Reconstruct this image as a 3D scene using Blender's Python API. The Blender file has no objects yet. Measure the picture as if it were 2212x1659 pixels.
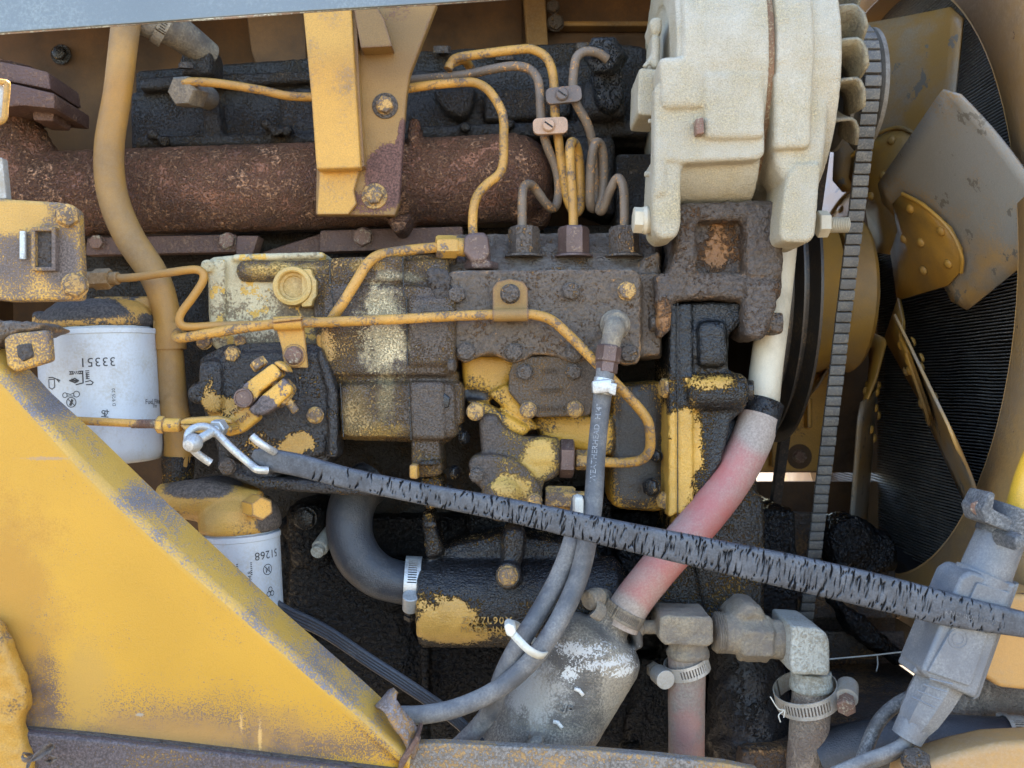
import bpy, bmesh, math, random
import numpy as np
from mathutils import Vector, Matrix, noise as mnoise
random.seed(4)
R = math.radians
scene = bpy.context.scene
COL = scene.collection

# ------------------------------------------------------------------ camera, world, sun, exposure
CAM_D = 0.9            # metres from the lens to the front face of the injection pump
FPX = 2074.0           # focal length in layout units (layout sheet is 2212 x 1659)
cam_data = bpy.data.cameras.new("camera")
cam = bpy.data.objects.new("camera", cam_data)
COL.objects.link(cam)
cam.location = (0, -CAM_D, 0)
cam.rotation_euler = (R(90), 0, 0)
cam_data.sensor_width = 36
cam_data.lens = 36 * FPX / 2212
cam_data.clip_start = 0.02
cam_data.clip_end = 3000
scene.camera = cam
cam_data.dof.use_dof = True
cam_data.dof.focus_distance = 0.89
cam_data.dof.aperture_fstop = 11.0

SUN_EL, SUN_AZ = 58.0, -30.0          # azimuth measured from +Y, negative towards +X
world = bpy.data.worlds.new("World")
scene.world = world
world.use_nodes = True
wn = world.node_tree
bg = wn.nodes["Background"]
sky = wn.nodes.new("ShaderNodeTexSky")
sky.sky_type = 'NISHITA'
sky.sun_disc = False
sky.sun_elevation = R(SUN_EL)
sky.sun_rotation = R(SUN_AZ)
sky.air_density = 1.0
sky.dust_density = 0.6
wn.links.new(sky.outputs[0], bg.inputs[0])
bg.inputs[1].default_value = 0.15
sl = bpy.data.lights.new("sun", 'SUN')
sun = bpy.data.objects.new("sun", sl)
COL.objects.link(sun)
sl.energy = 5.0
sl.angle = R(0.5)
sl.color = (1.0, 0.90, 0.76)
sdir = Vector((math.cos(R(SUN_EL)) * math.sin(R(-SUN_AZ)), math.cos(R(SUN_EL)) * math.cos(R(SUN_AZ)), math.sin(R(SUN_EL))))
sun.rotation_euler = sdir.to_track_quat('Z', 'Y').to_euler()
scene.view_settings.view_transform = 'Standard'
scene.view_settings.look = 'None'
scene.view_settings.exposure = 2.45
scene.view_settings.gamma = 1.0
scene.cycles.max_bounces = 8
scene.cycles.diffuse_bounces = 5
scene.cycles.glossy_bounces = 3

# ------------------------------------------------------------------ layout helpers
def S(n, y=0.0):
    """length in metres of n layout units at depth y (mm behind the pump face)"""
    return n * (CAM_D + y / 1000.0) / FPX

def P(px, py, y=0.0):
    k = (CAM_D + y / 1000.0) / FPX
    return Vector(((px - 1106.0) * k, y / 1000.0, (829.5 - py) * k))

def V3(p):
    return p.copy() if isinstance(p, Vector) else P(*p)

# ------------------------------------------------------------------ materials
class NT:
    def __init__(self, name):
        self.m = bpy.data.materials.new(name)
        self.m.use_nodes = True
        self.t = self.m.node_tree
        self.b = self.t.nodes["Principled BSDF"]
        self.pos = self.t.nodes.new("ShaderNodeNewGeometry")
    def n(self, kind, **kw):
        nd = self.t.nodes.new(kind)
        for k, v in kw.items():
            setattr(nd, k, v)
        return nd
    def put(self, sock, v):
        if isinstance(v, bpy.types.NodeSocket):
            self.t.links.new(v, sock)
        elif v is not None:
            sock.default_value = v
    def math(self, op, a, b=None, clamp=False):
        nd = self.n("ShaderNodeMath", operation=op, use_clamp=clamp)
        self.put(nd.inputs[0], a)
        self.put(nd.inputs[1], b)
        return nd.outputs[0]
    def vec(self, op, a, b=None):
        nd = self.n("ShaderNodeVectorMath", operation=op)
        self.put(nd.inputs[0], a)
        self.put(nd.inputs[1], b)
        return nd
    def noise(self, scale, detail=4, rough=0.6, vec=None, dist=0.0):
        nd = self.n("ShaderNodeTexNoise")
        nd.inputs["Scale"].default_value = scale
        nd.inputs["Detail"].default_value = detail
        nd.inputs["Roughness"].default_value = rough
        nd.inputs["Distortion"].default_value = dist
        self.put(nd.inputs["Vector"], vec if vec is not None else self.pos.outputs["Position"])
        return nd.outputs["Fac"]
    def step(self, v, a, b, lo=0.0, hi=1.0):
        nd = self.n("ShaderNodeMapRange", interpolation_type='SMOOTHSTEP')
        self.put(nd.inputs["Value"], v)
        nd.inputs["From Min"].default_value = a
        nd.inputs["From Max"].default_value = b
        nd.inputs["To Min"].default_value = lo
        nd.inputs["To Max"].default_value = hi
        return nd.outputs["Result"]
    def mix(self, f, a, b):
        nd = self.n("ShaderNodeMix", data_type='RGBA')
        self.put(nd.inputs[0], f)
        self.put(nd.inputs[6], a if isinstance(a, bpy.types.NodeSocket) else (*a, 1))
        self.put(nd.inputs[7], b if isinstance(b, bpy.types.NodeSocket) else (*b, 1))
        return nd.outputs[2]
    def mixf(self, f, a, b):
        nd = self.n("ShaderNodeMix", data_type='FLOAT')
        self.put(nd.inputs[0], f)
        self.put(nd.inputs[2], a)
        self.put(nd.inputs[3], b)
        return nd.outputs[0]
    def bump(self, h, dist, strength=1.0, normal=None):
        nd = self.n("ShaderNodeBump")
        nd.inputs["Strength"].default_value = strength
        nd.inputs["Distance"].default_value = dist
        self.put(nd.inputs["Height"], h)
        if normal is not None:
            self.put(nd.inputs["Normal"], normal)
        return nd.outputs[0]

def tone(c, k):
    return tuple(min(1.0, x * k) for x in c)

def grime(name, base, dirt, cover=0.4, s=30, fine=420, wf=0.4, soft=0.06, r0=0.45, r1=0.75, bump=0.35, lump=0.0, lump_s=220,
          spots=(), chips=None, dust=None, metal=0.0, stretch=None, patches=(), grain=0.30, edge=None, mk=1.3, dv=0.5, spec=0.5, vary=0.25):
    """paint or metal (base) partly covered by dirt; spots add (+) or clean away (-) dirt at given places;
    chips: (colour, amount, scale) flakes of another colour; dust: (colour, amount) settles on up-facing faces"""
    t = NT(name)
    pos = t.pos.outputs["Position"]
    vec = pos
    if stretch:
        vec = t.vec('MULTIPLY', pos, stretch).outputs[0]
    n1 = t.noise(s, 6, 0.6, vec)
    n2r = t.noise(fine, 3, 0.65)
    n2 = t.step(n2r, 0.22, 0.78)
    n3 = t.noise(s * 0.35, 3, 0.5)
    f = t.math('ADD', t.math('MULTIPLY', n1, 1 - wf), t.math('MULTIPLY', t.math('ADD', t.math('MULTIPLY', t.math('SUBTRACT', n2r, 0.5), mk), 0.5), wf))
    for (px, py, y, rx, ry, k) in spots:
        c = P(px, py, y)
        d = t.vec('SUBTRACT', pos, c).outputs[0]
        d = t.vec('MULTIPLY', d, (1 / S(rx, y), 1 / (2.0 * S(max(rx, ry), y)), 1 / S(ry, y))).outputs[0]
        ln = t.vec('LENGTH', d).outputs["Value"]
        ln = t.math('ADD', ln, t.math('MULTIPLY', t.math('SUBTRACT', n1, 0.5), 1.6))
        f = t.math('ADD', f, t.step(ln, 0.45, 1.2, k, 0.0))
    thr = 0.5 + (0.5 - cover) * 0.55
    mask = t.step(f, thr - soft, thr + soft)
    b1 = t.mix(t.step(n3, 0.3, 0.7), tone(base, 1 - vary), tone(base, 1 + vary * 0.6))
    d1 = t.mix(t.step(n2r, 0.33, 0.68), tone(dirt, 1 - dv), tone(dirt, 1 + dv))
    col = t.mix(mask, b1, d1)
    rough = t.mixf(mask, r0, r1)
    for (px, py, y, rx, ry, pc, ps) in patches:
        d = t.vec('SUBTRACT', pos, P(px, py, y)).outputs[0]
        d = t.vec('MULTIPLY', d, (1 / S(rx, y), 1 / (2.0 * S(max(rx, ry), y)), 1 / S(ry, y))).outputs[0]
        ln = t.vec('LENGTH', d).outputs["Value"]
        ln = t.math('ADD', ln, t.math('MULTIPLY', t.math('SUBTRACT', t.noise(s * 2.6, 6, 0.7), 0.5), 2.4))
        ln = t.math('ADD', ln, t.math('MULTIPLY', t.math('SUBTRACT', n2, 0.5), 0.9))
        if ps < 0.15:      # flaking paint: broken up by a fine grain
            ln = t.math('ADD', ln, t.math('MULTIPLY', t.math('SUBTRACT', t.noise(420, 4, 0.7), 0.5), 6.0))
        pm = t.step(ln, 0.85 - ps, 0.85 + ps, 1.0, 0.0)
        col = t.mix(pm, col, pc)
        rough = t.mixf(pm, rough, 0.65)
    if chips:
        cc, amt, cs = chips
        nc = t.noise(cs, 5, 0.7)
        cm = t.step(nc, 0.5 + (0.5 - amt) * 0.5, 0.53 + (0.5 - amt) * 0.5)
        col = t.mix(cm, col, cc)
        rough = t.mixf(cm, rough, 0.55)
    if edge:
        ec, er, ea = edge
        bv = t.n("ShaderNodeBevel", samples=4)
        bv.inputs["Radius"].default_value = er
        dt = t.vec('DOT_PRODUCT', bv.outputs[0], t.pos.outputs["Normal"]).outputs["Value"]
        ev = t.math('ADD', t.math('SUBTRACT', 1.0, dt), t.math('MULTIPLY', t.math('SUBTRACT', t.noise(120, 5, 0.7), 0.5), 0.22 * ea))
        em = t.step(ev, 0.045, 0.085)
        col = t.mix(em, col, ec)
        rough = t.mixf(em, rough, 0.7)
    if dust:
        dc, amt = dust
        nz = t.n("ShaderNodeSeparateXYZ")
        t.put(nz.inputs[0], t.pos.outputs["Normal"])
        up = t.math('ADD', t.math('MULTIPLY', nz.outputs[2], 0.6), t.math('MULTIPLY', t.math('SUBTRACT', t.noise(s * 1.7, 5, 0.65), 0.5), 1.2))
        dm = t.step(up, 0.25, 0.75, 0.0, amt)
        col = t.mix(dm, col, dc)
        rough = t.mixf(dm, rough, 0.9)
    if grain:
        gm = t.n("ShaderNodeMix", data_type='RGBA', blend_type='MULTIPLY')
        gm.inputs[0].default_value = 1.0
        t.put(gm.inputs[6], col)
        gv_ = t.math('ADD', t.math('MULTIPLY', t.noise(900, 2, 0.6), 2.6 * grain), 1.0 - 1.3 * grain)
        cx_ = t.n("ShaderNodeCombineColor")
        for q in range(3):
            t.put(cx_.inputs[q], gv_)
        t.put(gm.inputs[7], cx_.outputs[0])
        col = gm.outputs[2]
    t.put(t.b.inputs["Base Color"], col)
    t.put(t.b.inputs["Roughness"], rough)
    t.b.inputs["Metallic"].default_value = metal
    t.b.inputs["Specular IOR Level"].default_value = spec
    h = t.math('ADD', t.math('MULTIPLY', n2, 0.6), t.math('MULTIPLY', mask, 0.5))
    nrm = t.bump(h, bump * 0.0016)
    if lump:
        nl = t.noise(lump_s, 3, 0.55, None, 0.4)
        nrm = t.bump(t.math('MULTIPLY', nl, t.math('ADD', mask, 0.25)), lump * 0.0015, 1.0, nrm)
    t.put(t.b.inputs["Normal"], nrm)
    return t.m

YEL = (0.60, 0.31, 0.045)
YELW = (0.53, 0.285, 0.032)
BRN = (0.070, 0.052, 0.040)
GRS = (0.088, 0.062, 0.041)
BLK = (0.006, 0.006, 0.007)
DUST = (0.26, 0.21, 0.15)
M = {}
M['gusset'] = grime('yellow_panel_paint', YELW, (0.125, 0.085, 0.065), 0.10, s=16, fine=900, wf=0.66, soft=0.09, r0=0.42, r1=0.8, bump=0.10, vary=0.10, grain=0.1,
    patches=[(20, 1330, -130, 110, 240, (0.46, 0.235, 0.035), 0.6), (330, 1590, -130, 330, 50, (0.36, 0.20, 0.06), 0.6), (180, 1480, -130, 60, 90, (0.48, 0.27, 0.05), .6), (110, 990, -130, 62, 4, (0.42, 0.27, 0.13), 0.4), (302, 1545, -130, 9, 4, (0.36, 0.30, 0.22), 0.3), (520, 1560, -130, 5, 26, (0.60, 0.36, 0.12), .4), (560, 1590, -130, 4, 30, (0.6, .36, .12), .4)],
    spots=[(10, 1430, -130, 150, 330, 0.13), (250, 1590, -130, 430, 150, 0.13), (560, 1620, -130, 460, 130, 0.10), (20, 1560, -130, 120, 190, 0.12), (300, 1620, -130, 600, 50, 0.2), (60, 1480, -130, 60, 120, .14), (800, 1590, -130, 120, 70, .08)], mk=1.8, spec=0.35)
M['flange_fold'] = grime('scuffed_fold_paint', (0.54, 0.31, 0.055), (0.155, 0.14, 0.142), 0.36, s=26, fine=640, wf=0.4, soft=0.07, r0=0.45, r1=0.75, bump=0.12, vary=0.12, grain=0.2,
    spots=[(100, 850, -110, 110, 70, 0.14), (420, 1150, -100, 120, 80, 0.05), (740, 1440, -100, 120, 80, 0.10), (330, 1070, -100, 60, 50, .1)], mk=1.8)
M['yellow'] = grime('yellow_paint', (0.52, 0.27, 0.040), BRN, 0.30, s=26, fine=500, wf=0.35, edge=((0.15, .095, .06), 0.003, 1.0), r0=0.42, r1=0.75, bump=0.2, dust=(DUST, 0.35))
M['yellow_dusty'] = grime('dusty_yellow_paint', (0.42, 0.22, 0.05), (0.15, 0.105, 0.06), 0.48, s=14, fine=300, wf=0.25, soft=0.25, r0=0.6, r1=0.85, bump=0.12, dust=((0.20, .155, .10), 0.4))
M['yellow_shade'] = grime('shade_tinted_panel_paint', (0.17, 0.080, 0.020), (0.042, 0.026, 0.016), 0.52, s=9, fine=200, wf=0.2, soft=0.2, r0=0.6, r1=0.8, bump=0.1)  # grimy yellow paint, darkened further to stand in for the bay's shade
M['pipe_yellow'] = grime('yellow_tube_paint', (0.50, 0.26, 0.050), (0.12, 0.085, 0.06), 0.40, s=60, fine=420, wf=0.35, soft=0.06, r0=0.42, r1=0.6, bump=0.3)
M['pipe_brown'] = grime('brown_steel_tube', (0.17, 0.125, 0.085), (0.36, 0.18, 0.055), 0.34, s=90, fine=400, wf=0.4, soft=0.05, r0=0.55, r1=0.5, bump=0.25)
M['tube_big'] = grime('filler_tube_paint', (0.47, 0.235, 0.040), (0.19, 0.125, 0.065), 0.44, s=14, fine=260, wf=0.2, soft=0.22, r0=0.45, r1=0.8, bump=0.1, grain=0.15, mk=0.8, dv=0.18)
M['post'] = grime('bracket_paint', (0.55, 0.295, 0.050), (0.20, 0.14, 0.09), 0.27, edge=((0.17, .10, .06), 0.003, 1.0), s=24, fine=420, wf=0.4, soft=0.14, r0=0.5, r1=0.8, bump=0.2, vary=.12)
M['plate'] = grime('bracket_plate_paint', (0.33, 0.185, 0.050), (0.12, 0.058, 0.045), 0.14, edge=((0.13, .07, .05), 0.004, 1.2), s=22, fine=480, wf=0.3, soft=0.03, r0=0.55, r1=0.8, bump=0.25,
    spots=[(838, 375, 40, 62, 78, 0.42), (800, 440, 40, 70, 34, 0.22), (745, 420, 40, 26, 50, 0.36), (880, 40, 40, 80, 60, 0.08), (870, 300, 40, 16, 60, .3)], vary=0.4)
M['rust'] = grime('coarse_rust', (0.225, 0.098, 0.052), (0.32, 0.165, 0.085), 0.46, s=40, fine=360, wf=0.4, soft=0.12, r0=0.30, r1=0.6, bump=1.5, lump=0.8, lump_s=520,
    chips=((0.27, 0.085, 0.04), 0.15, 190), vary=0.5, grain=0.3, dv=0.5)
M['rust_flat'] = grime('flat_rust', (0.11, 0.058, 0.042), (0.17, 0.10, 0.065), 0.4, s=45, fine=330, wf=0.4, soft=0.12, r0=0.6, r1=0.8, bump=0.5, dv=0.3)
M['grease'] = grime('greasy_dirt', (0.44, 0.22, 0.06), GRS, 0.74, s=40, fine=420, wf=0.5, soft=0.08, r0=0.5, r1=0.45, bump=0.5, lump=0.8, lump_s=190, dust=((0.20, 0.18, 0.155), 0.6), grain=0.18, dv=0.3, edge=((0.42, 0.21, 0.06), 0.004, 1.4))
M['grease_dark'] = grime('caked_grease', (0.27, 0.13, 0.045), (0.062, 0.05, 0.042), 0.8, s=60, fine=300, wf=0.45, soft=0.05, r0=0.5, r1=0.5, bump=0.5, lump=1.8, lump_s=260, dust=((0.16, 0.13, 0.10), 0.5), dv=0.3, spec=0.35)
CRM = (0.74, 0.60, 0.35)
M['gov'] = grime('governor_paint', (0.50, 0.285, 0.075), (0.066, 0.044, 0.028), 0.58, s=26, fine=620, wf=0.62, soft=0.10, r0=0.5, r1=0.27, bump=0.35, lump=0.7, lump_s=480,
    patches=[(828, 715, -10, 58, 110, CRM, 0.17), (835, 860, -10, 22, 60, (0.36, 0.26, 0.12), 0.4), (790, 935, -10, 85, 24, (0.50, 0.29, 0.06), 0.4), (770, 900, -10, 40, 60, (.36, .23, .08), .5),
             (600, 585, 0, 100, 22, (0.52, 0.32, 0.08), 0.25), (790, 576, 0, 50, 14, (0.5, 0.3, 0.08), 0.25), (860, 598, 0, 60, 12, (0.4, 0.33, 0.2), 0.3)],
    spots=[(740, 665, -10, 40, 50, 0.16), (930, 690, -10, 50, 90, 0.14), (640, 690, 0, 60, 45, 0.2), (930, 880, -10, 60, 90, 0.2), (700, 745, 0, 30, 40, -0.15)], spec=0.6)
M['gov_pale'] = grime('pale_governor_paint', (0.50, 0.42, 0.25), (0.15, 0.11, 0.06), 0.38, s=32, fine=420, wf=0.35, soft=0.05, r0=0.5, r1=0.6, bump=0.3, chips=((0.60, 0.36, 0.07), 0.38, 40),
    spots=[(650, 690, -5, 80, 60, 0.3)])
M['oil'] = grime('wet_black_oil', (0.40, 0.22, 0.05), BLK, 0.80, s=55, fine=420, wf=0.5, soft=0.03, r0=0.35, r1=0.12, bump=0.7, lump=1.3, lump_s=420, spec=0.45)
M['oil_gold'] = grime('oily_yellow_paint', (0.52, 0.28, 0.045), (0.016, 0.013, 0.011), 0.62, s=38, fine=520, wf=0.5, soft=0.08, r0=0.36, r1=0.12, bump=0.4, lump=0.8, lump_s=420, spec=0.5)
M['oil_deep'] = grime('deep_black_oil', (0.13, 0.065, 0.02), (0.003, 0.003, 0.0035), 0.88, s=70, fine=300, wf=0.5, soft=0.04, r0=0.4, r1=0.12, bump=0.7, lump=2.8, lump_s=230, spec=0.32)
M['pump_cyl'] = grime('oil_streaked_cylinder', (0.52, 0.29, 0.06), (0.009, 0.008, 0.008), 0.66, s=40, fine=520, wf=0.5, soft=0.07, r0=0.4, r1=0.1, bump=0.4, lump=0.9, lump_s=420,
    spots=[(955, 1340, 0, 70, 60, -0.3), (1000, 1370, 0, 120, 30, -0.16), (1100, 1240, 0, 220, 50, 0.25)], spec=0.6)
M['timing'] = grime('timing_case_paint', (0.56, 0.31, 0.05), (0.009, 0.009, 0.009), 0.64, s=32, fine=520, wf=0.55, soft=0.08, r0=0.4, r1=0.11, bump=0.4, lump=1.0, lump_s=380, spec=0.6,
    spots=[(1460, 1010, 10, 40, 160, -0.34), (1490, 940, 10, 26, 110, -0.22), (1530, 830, 0, 60, 22, -0.2), (1530, 720, 0, 110, 80, 0.25), (1570, 1000, 10, 40, 120, 0.25), (1475, 700, 0, 40, 120, .2)])
M['bracket_brown'] = grime('caked_bracket', (0.27, 0.125, 0.04), (0.072, 0.053, 0.040), 0.74, s=40, fine=300, wf=0.4, soft=0.11, r0=0.5, r1=0.5, bump=0.6, lump=1.8, lump_s=200, dust=((0.2, 0.16, 0.12), 0.5),
    spots=[(1555, 530, 20, 50, 55, -0.22), (1435, 680, 0, 22, 50, -0.2), (1640, 490, 0, 50, 110, .15)], grain=0.18, dv=0.3, edge=((0.36, 0.18, 0.055), 0.004, 1.2))
M['cream'] = grime('dusty_cast_aluminium', (0.50, 0.455, 0.355), (0.44, 0.36, 0.21), 0.42, s=22, fine=640, wf=0.3, soft=0.2, r0=0.6, r1=0.85, bump=0.6, lump=0.2, lump_s=600, vary=0.12,
    chips=((0.25, .22, .17), 0.16, 300), grain=0.34, mk=0.8, dv=0.3)
M['cream_dark'] = grime('dusty_steel_vane', (0.30, 0.26, 0.17), (0.16, 0.13, 0.09), 0.5, s=40, fine=400, wf=0.4, soft=0.1, r0=0.6, r1=0.85, bump=0.4)
M['cream_pipe'] = grime('cream_pipe_paint', (0.52, 0.46, 0.34), (0.30, 0.25, 0.17), 0.3, s=20, fine=400, wf=0.15, soft=0.15, r0=0.5, r1=0.8, bump=0.15, grain=0.12, mk=0.8, dv=0.18)
M['white'] = grime('white_can_paint', (0.50, 0.53, 0.56), (0.34, 0.31, 0.25), 0.3, s=30, fine=420, wf=0.4, soft=0.16, r0=0.35, r1=0.7, bump=0.05, vary=0.08, grain=0.06, dv=0.25)
M['ink'] = grime('black_print', (0.03, 0.03, 0.035), (0.06, 0.06, 0.06), 0.3, r0=0.5, r1=0.6, bump=0.02, grain=0.0)
M['hose'] = grime('dusty_grey_hose', (0.075, 0.078, 0.085), (0.22, 0.21, 0.195), 0.42, s=36, fine=500, wf=0.16, soft=0.18, r0=0.5, r1=0.85, bump=0.2, dust=((.30, .29, .27), .45), grain=0.12, mk=0.8, dv=0.18)
M['hose_black'] = grime('black_rubber_hose', (0.036, 0.039, 0.046), (0.075, 0.075, 0.075), 0.4, s=36, fine=620, wf=0.3, soft=0.1, r0=0.33, r1=0.5, bump=0.25, grain=0.12, mk=0.8, dv=0.18)
M['hose_oily'] = grime('oil_swollen_hose', (0.016, 0.016, 0.018), (0.05, 0.042, 0.035), 0.3, s=40, fine=300, wf=0.4, soft=0.1, r0=0.35, r1=0.6, bump=0.6, lump=2.0, lump_s=150, spec=0.35)
M['hose_red'] = grime('faded_red_hose', (0.40, 0.12, 0.10), (0.34, 0.28, 0.235), 0.43, s=14, fine=520, wf=0.18, soft=0.2, r0=0.5, r1=0.85, bump=0.12,
    spots=[(1330, 1330, -20, 70, 60, 0.4), (1640, 930, 20, 60, 60, 0.3)], dust=((.42, .37, .32), .5), grain=0.12, mk=0.8, dv=0.18)
M['hose_red_small'] = grime('dust_caked_red_hose', (0.33, 0.17, 0.135), (0.22, 0.185, 0.15), 0.62, s=16, fine=420, wf=0.2, soft=0.14, r0=0.5, r1=0.9, bump=0.4,
    spots=[(1480, 1545, -20, 30, 40, -.2)], grain=0.15, mk=0.8, dv=0.18)
M['dusty_brass'] = grime('dusty_fitting', (0.13, 0.11, 0.09), (0.26, 0.215, 0.15), 0.5, s=40, fine=420, wf=0.25, soft=0.14, r0=0.6, r1=0.9, bump=0.4, dust=((.28, .24, .18), .5), grain=0.18, mk=0.8, dv=0.18)
M['pale_fitting'] = grime('chalky_fitting', (0.40, 0.40, 0.35), (0.24, 0.22, 0.17), 0.4, s=50, fine=420, wf=0.5, soft=0.12, r0=0.6, r1=0.9, bump=0.5, grain=0.2, dv=0.18)
M['hose_mud'] = grime('mud_coated_hose', (0.22, 0.17, 0.13), (0.30, 0.24, 0.18), 0.5, s=40, fine=360, wf=0.4, soft=0.12, r0=0.7, r1=0.95, bump=0.6, lump=.8, grain=0.2, mk=0.8, dv=0.18)
M['can'] = grime('canister_paint', (0.085, 0.078, 0.070), (0.28, 0.24, 0.18), 0.42, s=22, fine=520, wf=0.45, soft=0.12, r0=0.5, r1=0.85, bump=0.35, dust=((.2, .18, .15), .3),
    spots=[(1330, 1480, -50, 40, 110, 0.2), (1180, 1610, -60, 160, 50, 0.1)],
    patches=[(1140, 1500, -60, 90, 60, (0.34, 0.32, 0.28), 0.4), (1255, 1405, -60, 52, 15, (0.54, 0.53, 0.50), 0.10), (1315, 1432, -60, 55, 12, (0.54, 0.53, 0.50), 0.10), (1232, 1450, -60, 14, 16, (0.6, 0.6, 0.57), 0.1), (1345, 1448, -55, 36, 9, (0.6, 0.59, 0.55), .1)], grain=0.15, mk=0.8, dv=0.25)
M['chip_white'] = grime('white_paint_flakes', (0.65, 0.64, 0.60), (0.3, 0.28, 0.24), 0.3, s=120, fine=500, wf=0.5, r0=0.6, r1=0.8, bump=0.3)
M['zinc'] = grime('zinc_steel', (0.52, 0.53, 0.52), (0.28, 0.27, 0.25), 0.35, s=60, fine=600, wf=0.5, soft=0.15, r0=0.38, r1=0.6, bump=0.1, metal=0.55, grain=0.08, dv=0.18)
M['steel_dull'] = grime('dull_strip_steel', (0.46, 0.44, 0.40), (0.30, 0.26, 0.20), 0.45, s=60, fine=500, wf=0.4, soft=0.15, r0=0.45, r1=0.75, bump=0.1, metal=0.3, grain=0.1, dv=0.18)
M['nylon'] = grime('white_nylon', (0.62, 0.60, 0.52), (0.42, 0.38, 0.30), 0.25, s=60, fine=500, wf=0.3, soft=0.15, r0=0.4, r1=0.6, bump=0.05, grain=0.06, dv=0.18)
M['bolt_dark'] = grime('greasy_bolt', (0.38, 0.21, 0.07), (0.080, 0.062, 0.048), 0.68, s=110, fine=500, wf=0.4, soft=0.05, r0=0.4, r1=0.55, bump=0.4, lump=0.5, lump_s=500)
M['bolt_yellow'] = grime('painted_bolt', (0.50, 0.29, 0.08), (0.12, 0.085, 0.06), 0.5, s=110, fine=500, wf=0.4, soft=0.05, r0=0.4, r1=0.6, bump=0.3)
M['bolt_oil'] = grime('oily_bolt', (0.40, 0.23, 0.06), (0.014, 0.013, 0.013), 0.72, s=120, fine=500, wf=0.4, soft=0.05, r0=0.35, r1=0.2, bump=0.3)
M['bolt_rust'] = grime('rusty_bolt', (0.20, 0.11, 0.075), (0.30, 0.24, 0.17), 0.4, s=110, fine=500, wf=0.4, soft=0.08, r0=0.6, r1=0.8, bump=0.5)
M['nut_brown'] = grime('brown_plated_nut', (0.135, 0.085, 0.07), (0.22, 0.16, 0.12), 0.3, s=80, fine=500, wf=0.4, soft=0.08, r0=0.42, r1=0.7, bump=0.2, metal=0.3)
M['belt'] = grime('worn_belt_rubber', (0.12, 0.122, 0.12), (0.20, 0.185, 0.155), 0.42, s=60, fine=500, wf=0.5, soft=0.15, r0=0.6, r1=0.85, bump=0.15, grain=0.12, dv=0.18)
M['belt_gap'] = grime('belt_cord', (0.028, 0.025, 0.024), (0.10, 0.07, 0.05), 0.35, s=120, fine=500, wf=0.4, soft=0.15, r0=0.7, r1=0.85, bump=0.15)
M['pulley'] = grime('dark_pulley_steel', (0.055, 0.048, 0.042), (0.12, 0.085, 0.05), 0.35, s=30, fine=300, wf=0.3, soft=0.12, r0=0.4, r1=0.6, bump=0.1, metal=0.3)
M['pulley_grey'] = grime('grey_pulley_steel', (0.19, 0.175, 0.15), (0.10, 0.085, 0.065), 0.4, s=30, fine=300, wf=0.3, soft=0.12, r0=0.5, r1=0.7, bump=0.1)
M['fan'] = grime('fan_blade_paint', (0.38, 0.22, 0.065), (0.23, 0.215, 0.185), 0.46, s=9, fine=420, wf=0.05, soft=0.14, r0=0.3, r1=0.36, bump=0.12, stretch=(1, 1, 1.6), grain=0.14, mk=0.8, dv=0.1, patches=[(2070, 330, 40, 130, 150, (0.25, 0.24, 0.215), 0.5), (2150, 470, 0, 80, 90, (0.25, 0.24, 0.21), 0.5)], chips=((0.15, 0.135, 0.11), 0.3, 34))
M['fan_hub'] = grime('fan_hub_paint', (0.42, 0.225, 0.035), (0.17, 0.12, 0.06), 0.42, s=12, fine=420, wf=0.1, soft=0.2, r0=0.42, r1=0.65, bump=0.12, grain=0.12, dv=0.15)
M['fin'] = grime('radiator_fin', (0.07, 0.07, 0.068), (0.14, 0.13, 0.115), 0.45, s=30, fine=300, wf=0.4, soft=0.2, r0=0.55, r1=0.8, bump=0.1)
M['core'] = grime('radiator_core_black', (0.012, 0.012, 0.013), (0.03, 0.03, 0.03), 0.4, s=30, fine=300, wf=0.4, soft=0.2, r0=0.6, r1=0.8, bump=0.2)
M['shroud'] = grime('shroud_paint', (0.52, 0.29, 0.09), (0.33, 0.22, 0.12), 0.45, s=8, fine=300, wf=0.25, soft=0.16, r0=0.5, r1=0.75, bump=0.12, chips=((0.13, .06, .035), .17, 60), grain=0.12, dv=0.18)
M['plastic'] = grime('grey_moulded_plastic', (0.125, 0.137, 0.155), (0.22, 0.22, 0.215), 0.44, s=26, fine=620, wf=0.2, soft=0.2, r0=0.3, r1=0.7, bump=0.1, grain=0.14, mk=0.8, dv=0.25)
M['hood'] = grime('grey_hood_paint', (0.155, 0.185, 0.20), (0.185, 0.22, 0.23), 0.35, s=12, fine=420, wf=0.3, soft=0.12, r0=0.3, r1=0.45, bump=0.05, vary=.1, grain=0.08, dv=0.18)
M['hood_rim'] = grime('chipped_hood_edge', (0.34, 0.25, 0.205), (0.42, 0.45, 0.43), 0.5, s=60, fine=400, wf=0.4, soft=0.08, r0=0.6, r1=0.6, bump=0.4)
M['strap'] = None
M['copper'] = grime('pinkish_plated_clip', (0.48, 0.30, 0.19), (0.30, 0.21, 0.14), 0.4, s=60, fine=500, wf=0.4, soft=0.12, r0=0.42, r1=0.7, bump=0.15)
M['clip_brown'] = grime('dark_clip', (0.15, 0.115, 0.095), (0.36, 0.18, 0.08), 0.3, s=90, fine=500, wf=0.4, soft=0.05, r0=0.5, r1=0.6, bump=0.2)
M['crust'] = grime('black_soot_crust', (0.03, 0.03, 0.03), (0.10, 0.095, 0.085), 0.4, s=120, fine=420, wf=0.5, soft=0.05, r0=0.35, r1=0.7, bump=1.0, lump=1.5, lump_s=380)
M['head'] = grime('sooty_casting', (0.15, 0.105, 0.06), (0.030, 0.026, 0.022), 0.66, s=30, fine=400, wf=0.4, soft=0.1, r0=0.6, r1=0.4, bump=0.6, lump=0.8, lump_s=300, spec=0.35)
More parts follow.
